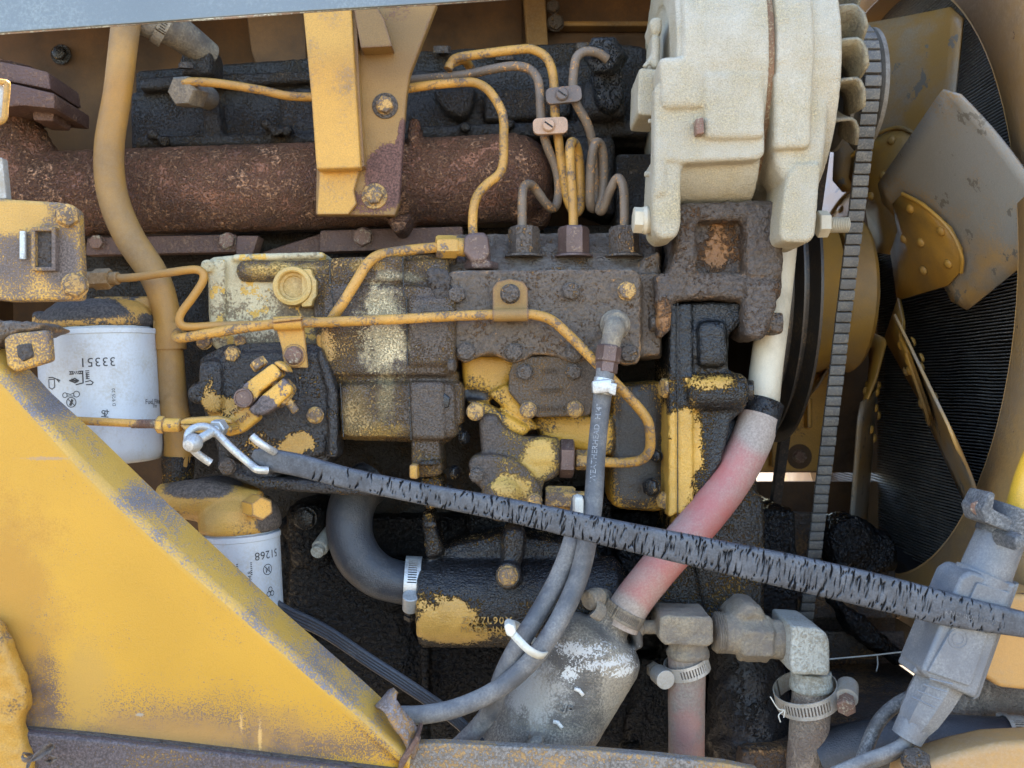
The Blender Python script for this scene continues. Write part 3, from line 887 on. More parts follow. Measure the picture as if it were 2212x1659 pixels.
# ------------------------------------------------------------------ big filler tube
tb = T('filler_tube', 'thick bent yellow steel tube passing down in front of the manifold', 'tube', (370, 1060, 30))
bm = NB()
tube(bm, [(278, 20, 50), (270, 70, 50), (254, 200, 48), (236, 320, 45), (243, 420, 42), (278, 510, 38), (330, 590, 34), (356, 660, 30), (365, 740, 30), (374, 860, 30), (386, 950, 30), (383, 1060, 30)],
     [30, 30, 29, 31, 32, 32, 31, 29, 28, 30, 31, 31], 28, 10)
put_mesh('pipe', bm, 'tube_big', tb)
bm = NB()
tube(bm, [(366, 700, 30), (369, 755, 30)], 33, 28, 2)
put_mesh('sleeve', bm, 'tube_big', tb)
bm = NB()
tube(bm, [(385, 985, 30), (383, 1060, 30)], 33.5, 24, 4, wob=.2)
put_mesh('oil_coat', bm, 'oil_gold', tb)

th = T('breather_hose', 'dusty hose end with worm clamp high up beside the filler tube', 'hose', (350, 80, 60))
bm = NB()
tube(bm, [(296, 35, 70), (330, 48, 68), (380, 68, 90), (450, 120, 130)], [34, 36, 36, 30], 24, 8)
put_mesh('hose_body', bm, 'dusty_brass', th)
clampband(th, P(352, 60, 72), P(380, 78, 78) - P(352, 60, 72), S(38, 72), S(22, 72), 'dusty_brass', 10, (300, 380), 250, screw_r=0.007)

# ------------------------------------------------------------------ left frame block and tabs
fb = T('frame_block', 'chipped yellow block with a slot and two bolts at the left edge', 'bracket', (90, 650, -90))
bm = NB()
prism(bm, [(-60, 425), (0, 428), (130, 436), (168, 452), (176, 600), (174, 648), (20, 652), (-60, 640)], -100, -86, 0.004, 3)
o = put_mesh('body', bm, 'yellow', fb)
M['block'] = grime('chipped_block_paint', (0.58, 0.33, 0.065), (0.125, 0.095, 0.08), 0.5, s=30, fine=560, wf=0.5, soft=0.09, edge=((0.12, .085, .065), 0.003, 1.0), r0=0.4, r1=0.65, bump=0.3,
    spots=[(40, 470, -100, 70, 40, -0.2), (130, 560, -100, 40, 60, 0.2), (20, 560, -100, 60, 60, 0.1)])
o.data.materials[0] = M['block']
bm = NB()
prism(bm, rect(66, 496, 76, 582), -106, -98, 0.0012)
prism(bm, rect(110, 496, 120, 582), -106, -98, 0.0012)
prism(bm, rect(66, 490, 120, 499), -106, -98, 0.0012)
prism(bm, rect(66, 576, 120, 585), -106, -98, 0.0012)
put_mesh('slot_lip', bm, M['block'], fb)
bm = NB()
prism(bm, rect(75, 498, 111, 578), -101.5, -98, 0.001)
put_mesh('slot_floor', bm, 'grease_dark', fb)
bm = NB()
tube(bm, [(50, 500, -104), (50, 560, -104)], 7, 12, 2)
put_mesh('pin', bm, 'zinc', fb)
bolt(fb, 146, 467, -100, 25, 'bolt_yellow', ax=(.45, -1, 0), h=1.2); bolt(fb, 162, 617, -100, 27, 'bolt_yellow', ax=(.4, -1, 0), h=1.2)

tab = T('frame_tab', 'dirty yellow square tab with a punched hole left of the white filter', 'bracket', (50, 800, -115))
bm = NB()
prism(bm, [(6, 730), (24, 720), (103, 712), (109, 780), (30, 804), (12, 790)], -125, -114, 0.0035, 3)
o = put_mesh('tab_plate', bm, M['block'], tab)
bm = NB()
prism(bm, [(34, 745), (66, 740), (72, 770), (48, 782), (36, 770)], -127, -123, 0.003, 2)
put_mesh('hole', bm, 'grease_dark', tab)
bm = NB()
prism(bm, [(-60, 690), (60, 695), (86, 702), (80, 715), (10, 730), (-60, 800)], -120, -60, 0.005, 2)
casting('lump', bm, 'grease', tab, 0.002, 3, 0.0025, .01)

clipl = T('latch_strip', 'thin bent yellow strip hanging at the far left edge', 'latch', (10, 270, -110))
bm = NB()
tube(bm, [(-30, 174, -110), (10, 178, -112), (16, 186, -112), (12, 230, -112), (8, 258, -112), (-12, 268, -112)], 6.5, 10, 6)
put_mesh('strip', bm, 'post', clipl)
bm = NB()
prism(bm, [(-60, 180), (8, 182), (4, 255), (-60, 262)], -110, -104, 0.002)
put_mesh('tongue', bm, 'steel_dull', clipl)
bm = NB()
prism(bm, [(-60, 330), (5, 340), (14, 430), (-60, 430)], -95, -85, 0.002)
put_mesh('tongue', bm, 'steel_dull', clipl)

# ------------------------------------------------------------------ gusset panel lower left
gp = T('yellow_gusset_panel', 'large triangular yellow panel with folded edge and dirt speckles, lower left', 'panel', (300, 1600, -130))
bm = NB()
ridge = [(-60, 752), (20, 832), (110, 930), (180, 1008), (265, 1092), (400, 1215), (537, 1335), (720, 1496), (884, 1645)]
edge = [(-10, 715), (66, 800), (112, 850), (205, 935), (365, 1090), (470, 1186), (614, 1322), (790, 1476), (906, 1585)]
lower = [(-60, 1570), (45, 1576), (200, 1592), (350, 1609), (500, 1625), (614, 1638), (760, 1652), (850, 1662), (884, 1662)]
vr = [bm.verts.new(P(x, y, -132)) for x, y in ridge]
ve = [bm.verts.new(P(x, y, -96)) for x, y in edge]
vl = [bm.verts.new(P(x, y, -128)) for x, y in lower]
for i in range(len(ridge) - 1):
    bm.faces.new((vr[i], vl[i], vl[i + 1], vr[i + 1]))
    bm.faces.new((ve[i], vr[i], vr[i + 1], ve[i + 1]))
bmesh.ops.recalc_face_normals(bm, faces=list(bm.faces))
ed = [e for e in bm.edges if e.verts[0] in vr and e.verts[1] in vr]
bmesh.ops.bevel(bm, geom=ed, offset=0.008, segments=7, profile=0.5, affect='EDGES')
o = put_mesh('folded_sheet', bm, 'gusset', gp, angle=60)
o.data.materials.append(M['flange_fold'])
for f in o.data.polygons:
    if f.normal.y > -0.93 or f.normal.y > 0.5:
        f.material_index = 1
so = o.modifiers.new('thick', 'SOLIDIFY'); so.thickness = 0.005; so.offset = -1
wm = o.modifiers.new('flat faces again', 'WEIGHTED_NORMAL'); wm.keep_sharp = True; wm.weight = 90
bm = NB()
prism(bm, [(40, 1571), (200, 1586), (400, 1608), (614, 1634), (860, 1664), (860, 1670), (614, 1641), (400, 1614), (200, 1592), (40, 1577)], -133, -126, 0.0012)
put_mesh('seam', bm, 'grease_dark', gp)

cap = T('curled_end_plate', 'scuffed curled steel end piece at the lower tip of the yellow panel', 'end plate', (880, 1600, -120))
bm = NB()
pts = [(846, 1486), (838, 1520), (845, 1552), (868, 1580), (890, 1600)]
b = NB()
rows = []
prof = [(828, 1512, -100), (842, 1494, -104), (853, 1488, -110), (858, 1494, -116), (856, 1512, -120), (868, 1534, -122), (888, 1556, -120), (902, 1580, -112), (905, 1600, -104)]
back = [(812, 1528, -112), (815, 1530, -116), (822, 1532, -122), (832, 1540, -126), (838, 1552, -130), (852, 1574, -132), (872, 1596, -132), (886, 1622, -128), (890, 1640, -122)]
v0 = [b.verts.new(P(*q)) for q in prof]
v1 = [b.verts.new(P(*q)) for q in back]
for i in range(len(prof) - 1):
    b.faces.new((v0[i], v0[i + 1], v1[i + 1], v1[i]))
bmesh.ops.subdivide_edges(b, edges=list(b.edges), cuts=2, use_grid_fill=True)
bmesh.ops.recalc_face_normals(b, faces=list(b.faces))
join(bm, b)
M['cap'] = grime('scuffed_end_plate', (0.42, 0.22, 0.06), (0.16, 0.13, 0.12), 0.6, s=40, fine=420, wf=0.4, soft=0.08, r0=0.45, r1=0.6, bump=0.3)
o = put_mesh('curl', bm, M['cap'], cap, angle=60)
so = o.modifiers.new('thick', 'SOLIDIFY'); so.thickness = 0.004; so.offset = 0
bm = NB()
prism(bm, [(862, 1645), (900, 1590), (907, 1596), (870, 1662), (858, 1668)], -134, -100, 0.0015)
put_mesh('lip', bm, 'rust_flat', cap)

rl = T('lower_frame_rail', 'dirty purple-brown frame rail under the yellow panel', 'frame rail', (400, 1650, -110))
bm = NB()
prism(bm, [(36, 1580), (200, 1597), (400, 1619), (614, 1645), (760, 1662), (760, 1800), (36, 1800)], -140, -124, 0.003, 3)
put_mesh('rail_face', bm, 'purple_rail', rl)
r2 = T('front_frame_rail', 'worn pale frame rail along the bottom edge below the canister', 'frame rail', (1250, 1640, -110))
bm = NB()
prism(bm, [(880, 1608), (960, 1606), (1120, 1614), (1280, 1622), (1420, 1634), (1570, 1650), (1640, 1665), (1640, 1800), (880, 1800)], -112, -100, 0.002, 3)
put_mesh('rail_face', bm, 'pale_rail', r2)

lump = T('casting_lump', 'rough yellow casting corner at the lower left edge', 'casting', (20, 1600, -160))
bm = NB()
prism(bm, [(-80, 1330), (-8, 1350), (14, 1400), (36, 1450), (54, 1500), (56, 1530), (40, 1560), (44, 1600), (62, 1659), (66, 1720), (-80, 1720)], -150, -134, 0.007, 3)
o = casting('casting_body', bm, 'yellow', lump, 0.002, 4, 0.002, .012)

# dry leaves caught in the corner
for k, (x, y, a, l) in enumerate([(78, 1628, 20, 46), (100, 1620, -35, 60), (62, 1640, 70, 40), (115, 1640, -15, 50)]):
    bm = NB()
    c = P(x, y, -160)
    L, W = S(l, -160), S(l * 0.34, -160)
    rows = []
    for i in range(9):
        t = i / 8 - 0.5
        w = W * (0.25 - t * t) * 2 * (1 + .25 * random.uniform(-1, 1))
        row = []
        for j in range(-2, 3):
            u = j / 2
            p = Vector((t * L, -abs(u) * W * 0.5 + 0.006 * math.sin(t * 5 + k), u * w))
            row.append(p)
        rows.append(row)
    rt = Matrix.Rotation(R(a), 3, 'Y') @ Matrix.Rotation(R(random.uniform(-40, 40)), 3, 'X')
    vv = [[bm.verts.new(c + rt @ p) for p in row] for row in rows]
    for i in range(8):
        for j in range(4):
            bm.faces.new((vv[i][j], vv[i][j + 1], vv[i + 1][j + 1], vv[i + 1][j]))
    o = one('dry_leaf', ['curled dry leaf lowest in the corner of the rail', 'long dry leaf pointing down the rail', 'small dry leaf against the yellow casting', 'dry leaf farthest along the rail'][k], 'leaf', bm, 'leaf', 'dry leaves caught behind the casting')
    so = o.modifiers.new('thick', 'SOLIDIFY'); so.thickness = 0.0006

# ------------------------------------------------------------------ fuel filters
def can(name, label, cx0, cyt, cx1, cyb, y, rpx, head_fn, prints):
    root = T(name, label, 'filter', ((cx0 + cx1) / 2, cyb, y))
    top, bot = P(cx0, cyt, y), P(cx1, cyb, y)
    ax = (top - bot)
    H = ax.length
    ax.normalize()
    r = S(rpx, y)
    bm = NB()
    lathe(bm, bot, ax, [(0, r * 0.80), (0.001, r * 0.90), (0.004, r * 0.965), (0.010, r * 0.995), (0.014, r), (H - 0.007, r), (H - 0.005, r * 1.004)], 64)
    body = put_mesh('can', bm, 'white', root)
    bm = NB()
    lathe(bm, bot, ax, [(H - 0.0055, r * 1.0), (H - 0.005, r * 1.022), (H - 0.0005, r * 1.022), (H, r * 1.0), (H + 0.0005, r * 0.9), (H + 0.003, r * 0.88)], 64)
    put_mesh('seam_rim', bm, 'white', root)
    rt = ax.cross(Vector((0, -1, 0)))
    rt = (rt if rt.x > 0 else -rt).normalized()
    fw = rt.cross(ax).normalized()
    if fw.y > 0:
        fw = -fw
    def fn_at(px, py, flip=True, rot=0):
        dd = 0.0
        for _ in range(8):                       # meet the line of sight with the round wall
            p = P(px, py, y - dd * 1000)
            h0 = (p - bot).dot(ax)
            ex = max(-0.985 * r, min(0.985 * r, (p - (bot + ax * h0)).dot(rt)))
            dd = math.sqrt(r * r - ex * ex)
        a0 = math.asin(ex / r)
        def fn(x, yy, z):
            if flip:
                x, yy = -x, -yy
            c_, s_ = math.cos(R(rot)), math.sin(R(rot))
            x, yy = x * c_ - yy * s_, x * s_ + yy * c_
            a = a0 + x / r
            rr = r + 0.00025 + max(z, 0)
            return bot + ax * (h0 + yy) + (rt * math.sin(a) + fw * math.cos(a)) * rr
        return fn
    prints(body, fn_at, y)
    return root, top, bot, ax, r

def prints1(root, fn, y):
    u = S(1, y)
    bm = NB()
    text_bm(bm, "33351", 26 * u, fn(211, 781), 0.0001, 1.08)
    put_mesh('number_print', bm, 'ink', root)
    bm = NB()
    text_bm(bm, "Fuel Filter", 15 * u, fn(326, 868, False), 0.0001)
    put_mesh('caption_print', bm, 'ink', root)
    bm = NB()
    text_bm(bm, "Thr", 13 * u, fn(330, 877, False), 0.0001)
    put_mesh('caption_print', bm, 'ink', root)
    bm = NB()
    text_bm(bm, "D 9/25 20", 9 * u, fn(246, 858, False, 90), 0.0001)
    put_mesh('caption_print', bm, 'ink', root)
    bm = NB()
    f = fn(166, 815, False)
    stroke_bm(bm, [[((-14) * u, 12 * u), (12 * u, 12 * u)], [(-14 * u, 7 * u), (12 * u, 7 * u)]], 2.2 * u, f)
    stroke_bm(bm, [[((-14 + 4 * k) * u, 7 * u), ((-11 + 4 * k) * u, 12 * u)] for k in range(7)], 1.4 * u, f)
    stroke_bm(bm, [[(12 * u, 12 * u), (12 * u, -12 * u), (-2 * u, -15 * u)], [(-15 * u, -6 * u), (-4 * u, -2 * u), (3 * u, -7 * u), (-4 * u, -11 * u), (-15 * u, -6 * u)]], 2.5 * u, f)
    stroke_bm(bm, [[(-13 * u, -6 * u), (2 * u, -7 * u)], [(-10 * u, -4 * u), (0, -9 * u)]], 4 * u, f)
    stroke_bm(bm, [[(18 * u, (12 - 4 * k) * u), (24 * u, (12 - 4 * k) * u)] for k in range(5)], 2 * u, f)
    stroke_bm(bm, [[(17 * u, -10 * u), (26 * u, -8 * u), (31 * u, -12 * u), (28 * u, -16 * u), (18 * u, -16 * u)], [(20 * u, -4 * u), (20 * u, 6 * u)]], 2.2 * u, f)
    f = fn(112, 826, False)
    stroke_bm(bm, [[(-9 * u, 6 * u), (-9 * u, -10 * u), (0, -14 * u), (8 * u, -10 * u), (8 * u, 6 * u), (-9 * u, 6 * u)]], 2 * u, f)
    stroke_bm(bm, [[(-8 * u, 10 * u), (4 * u, 10 * u)], [(6 * u, 9 * u), (22 * u, 3 * u)], [(14 * u, 6 * u), (20 * u, 0)]], 2.4 * u, f)
    f = fn(153, 852, False)
    stroke_bm(bm, [circ(-13 * u, -1 * u, 5 * u), circ(12 * u, 0, 6 * u), [(-8 * u, 2 * u), (0, 0), (7 * u, 3 * u)], [(-8 * u, -3 * u), (0, -3 * u), (7 * u, -4 * u)]], 1.5 * u, f)
    f = fn(154, 869, False)
    stroke_bm(bm, [circ(0, 0, 10 * u), [(-7 * u, 7 * u), (7 * u, -7 * u)]], 1.6 * u, f)
    stroke_bm(bm, [[(-2 * u, -5 * u), (2 * u, 4 * u)], [(-1 * u, -4 * u), (1 * u, 1 * u)]], 5 * u, f)
    f = fn(226, 894, False)
    stroke_bm(bm, [circ(-2 * u, 4 * u, 3 * u, 10), [(5 * u, 8 * u), (5 * u, 0)], [(-6 * u, -5 * u), (6 * u, -7 * u)], circ(1 * u, -2 * u, 2 * u, 8), [(2 * u, 6 * u), (8 * u, 4 * u)]], 1.8 * u, f)
    put_mesh('symbol_print', bm, 'ink', root)

f1, top1, bot1, ax1, rr1 = can('fuel_filter', 'large white spin-on can printed 33351 upside down beneath a dark cap', 213, 716, 228, 1000, 20, 122, None, prints1)
bm = NB()
lathe(bm, top1 + ax1 * 0.002, ax1, [(0, rr1 * 0.90), (0.002, rr1 * 0.96), (0.008, rr1 * 0.96), (0.018, rr1 * 0.85), (0.026, rr1 * 0.66), (0.029, 0)], 48)
prism(bm, [(190, 640), (330, 638), (336, 690), (300, 690), (215, 668)], 30, 90, 0.006)
prism(bm, [(64, 670), (110, 674), (110, 705), (64, 706)], 10, 60, 0.005)
M['cap_dark'] = grime('filter_base_paint', (0.40, 0.22, 0.05), (0.052, 0.045, 0.040), 0.5, s=22, fine=420, wf=0.3, soft=0.04, r0=0.5, r1=0.8, bump=0.3, spots=[(185, 672, 10, 110, 26, 0.4), (310, 655, 20, 40, 30, -0.3)])
casting('filter_base', bm, M['cap_dark'], f1, 0.0016, 2, 0.0006)
bm = NB()
prism(bm, [(328, 690), (340, 690), (342, 738), (330, 738)], 20, 60, 0.003)
put_mesh('base_lug', bm, 'yellow_dusty', f1)

def prints2(root, fn, y):
    u = S(1, y)
    bm = NB()
    text_bm(bm, "51268", 24 * u, fn(578, 1197), 0.0001, 1.05)
    put_mesh('number_print', bm, 'ink', root)
    bm = NB()
    f = fn(578, 1230, False)
    stroke_bm(bm, [circ(0, 0, 11 * u), [(-4 * u, 6 * u), (-4 * u, -6 * u), (4 * u, 6 * u), (4 * u, -5 * u)], [(-7 * u, 7 * u), (7 * u, -7 * u)]], 1.6 * u, f)
    f = fn(584, 1278, False)
    stroke_bm(bm, [circ(0, 5 * u, 5 * u, 10), circ(-5 * u, -4 * u, 5 * u, 10), circ(5 * u, -4 * u, 5 * u, 10)], 1.6 * u, f)
    f = fn(529, 1229, False)
    stroke_bm(bm, [[(-16 * u, (11 - 4 * k) * u), (14 * u, (11 - 4 * k) * u)] for k in range(7)], 2 * u, f)
    put_mesh('symbol_print', bm, 'ink', root)
    bm = NB()
    text_bm(bm, "6094 8", 11 * u, fn(540, 1250, False, 90), 0.0001)
    put_mesh('code_print', bm, 'ink', root)

f2, top2, bot2, ax2, rr2 = can('oil_filter', 'smaller white spin-on can printed 51268 under a yellow filter head', 520, 1150, 532, 1390, 10, 82, None, prints2)
bm = NB()
lathe(bm, top2 + ax2 * 0.0015, ax2, [(0, rr2 * 0.98), (0.004, rr2 * 1.06), (0.012, rr2 * 1.06), (0.022, rr2 * 0.98), (0.03, rr2 * 0.8), (0.036, 0)], 48)
tube(bm, [(350, 1085, 10), (440, 1078, 5), (560, 1092, -5)], [40, 44, 32], 24, 8)
prism(bm, [(340, 1060), (420, 1036), (520, 1058), (540, 1110), (470, 1140), (360, 1120)], -5, 70, 0.014)
M['fhead'] = grime('filter_head_paint', (0.50, 0.28, 0.055), (0.09, 0.07, 0.055), 0.34, s=24, fine=420, wf=0.3, soft=0.06, r0=0.5, r1=0.7, bump=0.3, spots=[(440, 1050, 10, 80, 24, 0.36), (590, 1110, 0, 30, 60, 0.4)])
casting('filter_head', bm, M['fhead'], f2, 0.0017, 3, 0.0006)
bm = NB()
hexnut(bm, P(545, 1092, -20), P(566, 1098, -52), S(27, -30))
put_mesh('drain_plug', bm, 'yellow', f2)

# ================================================================== INJECTION PUMP
pp = T('injection_pump', 'grease-covered injection pump block with bolted cover plate and three upright nuts', 'pump', (1180, 790, 30))
bm = NB()
prism(bm, [(950, 592), (1430, 590), (1430, 770), (960, 770)], 8, 110, 0.004)
# sloping top of the block
b = NB()
q = [P(968, 612, 4), P(1384, 609, 4), P(1384, 775, 4), P(968, 740, 4), P(958, 512, 62), P(1432, 505, 62), P(1432, 775, 62), P(958, 740, 62)]
vv = [b.verts.new(p) for p in q]
for f in ((0, 1, 2, 3), (7, 6, 5, 4), (0, 4, 5, 1), (1, 5, 6, 2), (2, 6, 7, 3), (3, 7, 4, 0)):
    b.faces.new([vv[i] for i in f])
bmesh.ops.recalc_face_normals(b, faces=list(b.faces))
bevel(b, 0.004, 3)
join(bm, b)
prism(bm, [(960, 506), (1432, 500), (1432, 770), (960, 770)], 60, 140, 0.003)
prism(bm, [(1384, 560), (1428, 540), (1432, 775), (1384, 775)], 15, 90, 0.004)
casting('pump_block', bm, 'grease', pp, 0.0017, 3, 0.0009, .009)
bm = NB()
prism(bm, [(963, 592), (980, 584), (1372, 580), (1385, 592), (1385, 700), (1386, 768), (1378, 786), (1350, 790), (1318, 776), (1290, 768), (1262, 778), (1240, 786), (1215, 776), (1190, 768), (1150, 766),
           (1134, 778), (1110, 786), (1088, 776), (1060, 764), (1030, 772), (1005, 786), (984, 774), (976, 740), (966, 690)], -6, 8, 0.003, 3)
casting('cover_plate', bm, 'grease', pp, 0.0015, 2, 0.0009, .008)
for (x, y, m) in ((987, 637, 'bolt_dark'), (1233, 630, 'bolt_dark'), (1354, 629, 'bolt_yellow'), (1007, 760, 'bolt_dark'), (1110, 761, 'bolt_dark'), (1241, 762, 'bolt_dark'), (1358, 764, 'bolt_dark')):
    bolt(pp, x, y, -6, 20, m, ax=(random.uniform(-.06, .06), -1, 0.05))
for (x, w) in ((1132, 31), (1239, 31), (1348, 30)):
    bm = NB()
    lathe(bm, P(x, 556, 36), Vector((0, 0, 1)), [(0, S(42, 36)), (0.002, S(41, 36)), (0.003, S(36, 36))], 30)
    hexnut(bm, P(x, 554, 34), P(x, 490, 34), S(w + 3, 34))
    put_mesh('delivery_nut', bm, 'nut_brown' if x == 1239 else 'bolt_dark', pp)
bm = NB()
prism(bm, [(920, 582), (935, 578), (972, 584), (978, 640), (968, 660), (940, 650), (926, 622)], -10, 40, 0.008)
casting('grease_lump', bm, 'grease_dark', pp, 0.0016, 3, 0.003, .007)

# elbow on the pump top with its union
el = T('banjo_elbow', 'short upright elbow block with yellow union nut on the pump top', 'fitting', (1030, 580, 20))
bm = NB()
hexnut(bm, P(1040, 584, 22), P(1040, 566, 22), S(38, 22))
prism(bm, [(1002, 512), (1012, 503), (1046, 500), (1056, 512), (1058, 548), (1048, 566), (1018, 566), (1000, 545)], 5, 36, 0.005)
tube(bm, [(1034, 575, 22), (1034, 545, 22)], 26, 18, 2)
casting('elbow_body', bm, 'nut_brown', el, 0.0013, 2, 0.0004)
M['nut_chip'] = grime('chipped_yellow_nut', (0.60, 0.34, 0.07), (0.15, 0.115, 0.10), 0.36, s=55, fine=420, wf=0.3, soft=0.03, r0=0.4, r1=0.5, bump=0.3)
bm = NB()
hexnut(bm, P(942, 533, 12), P(988, 533, 16), S(25, 14))
cyl(bm, P(985, 533, 15), P(1006, 535, 18), S(20, 15))
put_mesh('union_nut', bm, M['nut_chip'], el)

# ------------------------------------------------------------------ governor housing
gv = T('governor_housing', 'stained yellow governor housing with bare cream patch and round plug', 'housing', (760, 960, 20))
bm = NB()
X = P
cyl(bm, P(515, 586, 14), P(965, 588, 14), S(23, 14), 28, 0.004)
prism(bm, [(660, 560), (970, 556), (975, 960), (715, 950), (700, 815), (680, 740)], 4, 110, 0.008)
prism(bm, [(700, 612), (985, 618), (985, 795), (972, 812), (708, 812), (690, 740)], -8, 60, 0.007)
prism(bm, [(712, 800), (990, 800), (990, 824), (715, 826)], -2, 60, 0.006)
prism(bm, [(728, 828), (985, 824), (988, 950), (735, 946)], -14, 60, 0.008)
prism(bm, [(880, 640), (985, 640), (985, 790), (880, 790)], -12, 40, 0.004)
prism(bm, [(882, 824), (960, 824), (962, 952), (886, 950)], -18, 40, 0.004)
prism(bm, [(712, 555), (870, 552), (872, 608), (714, 612)], -7, 40, 0.004)
prism(bm, [(690, 560), (985, 545), (985, 570), (690, 580)], 20, 90, 0.004)
prism(bm, [(885, 950), (952, 950), (955, 1030), (890, 1032)], -12, 60, 0.006)
prism(bm, [(930, 830), (1000, 820), (1003, 920), (940, 925)], -8, 60, 0.008)
casting('housing_body', bm, 'gov', gv, 0.0016, 3, 0.0007, .008)
bm = NB()
for (pts, y) in (([(713, 560), (713, 606), (718, 640), (722, 682)], -11), ([(870, 556), (872, 640)], -9), ([(878, 640), (880, 790)], -10.5), ([(735, 828), (742, 944)], -14.5), ([(882, 828), (888, 950)], -18)):
    tube(bm, [(x, yy, y) for x, yy in pts], 1.5, 6, 3)
put_mesh('gasket_line', bm, 'bolt_oil', gv)['kind'] = 'stuff'
bm = NB()
prism(bm, [(447, 562), (458, 554), (530, 548), (702, 544), (702, 760), (640, 760), (560, 752), (470, 760), (452, 740), (448, 650)], 16, 110, 0.007)
prism(bm, [(447, 560), (486, 556), (484, 700), (450, 712)], 6, 60, 0.005)
prism(bm, [(500, 548), (700, 543), (700, 558), (500, 564)], 10, 60, 0.003)
cyl(bm, P(448, 575, 10), P(448, 575, 0), S(14, 5))
casting('end_housing', bm, 'gov_pale', gv, 0.0017, 3, 0.0006)
bm = NB()
prism(bm, [(680, 720), (716, 722), (718, 762), (684, 766)], -4, 20, 0.004)
prism(bm, [(690, 770), (722, 774), (724, 800), (696, 800)], -4, 20, 0.004)
put_mesh('yellow_pad', bm, 'yellow', gv)
bm = NB()
prism(bm, [(884, 1004), (902, 1004), (902, 1036), (884, 1034)], -26, -8, 0.002)
put_mesh('square_tab', bm, 'yellow', gv)
bm = NB()
prism(bm, [(902, 996), (952, 992), (955, 1006), (904, 1008)], -22, 10, 0.003)
prism(bm, [(905, 1030), (955, 1028), (958, 1070), (930, 1110), (905, 1090)], 0, 60, 0.006)
casting('lower_lug', bm, 'oil_gold', gv, 0.0016, 2, 0.0007)
pl = P(643, 622, 0)
bm = NB()
lathe(bm, P(641, 622, 16), Vector((0, -1, 0)), [(0, S(43)), (0.018, S(43)), (0.020, S(41)), (0.021, S(34)), (0.020, S(31)), (0.014, S(29)), (0.0135, S(24)), (0.011, S(22)), (0.011, S(20)), (0.012, 0)], 48)
prism(bm, [(650, 580), (672, 580), (676, 596), (684, 606), (684, 640), (676, 648), (674, 662), (650, 664)], -2, 14, 0.003)
M['plug'] = grime('plug_paint', (0.56, 0.36, 0.10), (0.36, 0.27, 0.13), 0.4, s=30, fine=420, wf=0.3, soft=0.2, r0=0.5, r1=0.7, bump=0.1)
put_mesh('round_plug', bm, M['plug'], gv)
bolt(gv, 955, 866, -10, 20, 'bolt_oil', spin=10); bolt(gv, 442, 738, 16, 17, 'bolt_yellow')
bolt(gv, 972, 790, -10, 15, 'bolt_dark', ax=(1, -.3, 0)); bolt(gv, 930, 1130, 10, 14, 'bolt_oil', ax=(0, -.3, -1))
for (x, y) in ((985, 925), (1000, 945), (965, 1060), (980, 1020)):
    bolt(gv, x, y, 8, 15, 'bolt_oil', ax=(.8, -.6, 0))

# control cover with throttle shaft
cc = T('control_cover', 'black oily control cover plate with bolts left of the governor', 'cover', (590, 1030, 0))
bm = NB()
prism(bm, [(428, 772), (486, 742), (600, 738), (690, 742), (702, 790), (718, 846), (718, 985), (700, 1010), (640, 1012), (548, 1038), (472, 1024), (464, 960), (440, 900), (424, 840)], -8, 60, 0.006)
prism(bm, [(470, 760), (690, 756), (706, 850), (704, 985), (550, 1012), (490, 990), (470, 900)], -14, 20, 0.006)
prism(bm, [(690, 745), (712, 795), (728, 850), (728, 990), (708, 990), (706, 850), (684, 770)], -18, 20, 0.004)
prism(bm, [(420, 776), (482, 772), (482, 900), (430, 895)], -22, 40, 0.012)
cyl(bm, P(430, 850, 20), P(430, 850, -20), S(22), 24, 0.003)
prism(bm, [(462, 1000), (560, 1030), (640, 1036), (900, 1060), (900, 1080), (560, 1058), (480, 1026)], -12, 40, 0.005)
casting('cover_body', bm, 'oil', cc, 0.0016, 2, 0.0009, .007)
M['cover_patch'] = None
bolt(cc, 503, 765, -12, 17, 'bolt_yellow'); bolt(cc, 681, 897, -16, 18, 'bolt_yellow'); bolt(cc, 492, 1008, -14, 18, 'bolt_dark'); bolt(cc, 520, 738, -2, 13, 'bolt_yellow')
o = bpy.data.objects['cover_body']
M['cover'] = grime('oily_cover_paint', (0.46, 0.26, 0.06), (0.030, 0.026, 0.024), 0.72, s=42, fine=520, wf=0.5, soft=0.04, r0=0.42, r1=0.3, bump=0.5, lump=1.1, lump_s=330,
    spots=[(640, 955, -14, 40, 25, -0.25), (450, 850, -20, 22, 45, -0.18), (480, 880, -14, 40, 30, -0.2), (570, 960, -14, 60, 30, -0.12), (600, 770, -14, 60, 30, 0.2)])
o.data.materials[0] = M['cover']

lv = T('throttle_lever', 'yellow clamp lever on a dark serrated shaft with bent lower arm', 'lever', (545, 930, -45))
M['lever'] = grime('chipped_lever_paint', (0.60, 0.33, 0.055), (0.10, 0.078, 0.075), 0.36, edge=((0.14, .09, .065), 0.0025, 1.0), s=48, fine=360, wf=0.25, soft=0.025, r0=0.42, r1=0.55, bump=0.3, spots=[(572, 880, -45, 34, 28, .26)])
bm = NB()
prism(bm, [(520, 862), (518, 845), (526, 830), (588, 784), (604, 800), (606, 812), (560, 848), (556, 860), (536, 880)], -52, -30, 0.003, 3)
prism(bm, [(533, 884), (552, 868), (562, 856), (612, 815), (630, 836), (628, 850), (592, 884), (566, 898), (545, 896)], -52, -30, 0.003, 3)
prism(bm, [(588, 784), (600, 778), (618, 790), (626, 806), (608, 800)], -50, -32, 0.003, 2)
put_mesh('clamp_jaws', bm, M['lever'], lv)
bm = NB()
prism(bm, [(530, 868), (556, 890), (560, 905), (520, 936), (492, 944), (476, 930), (480, 912), (505, 890)], -40, -24, 0.004, 3)
put_mesh('lower_arm', bm, M['lever'], lv)
bm = NB()
b = NB()
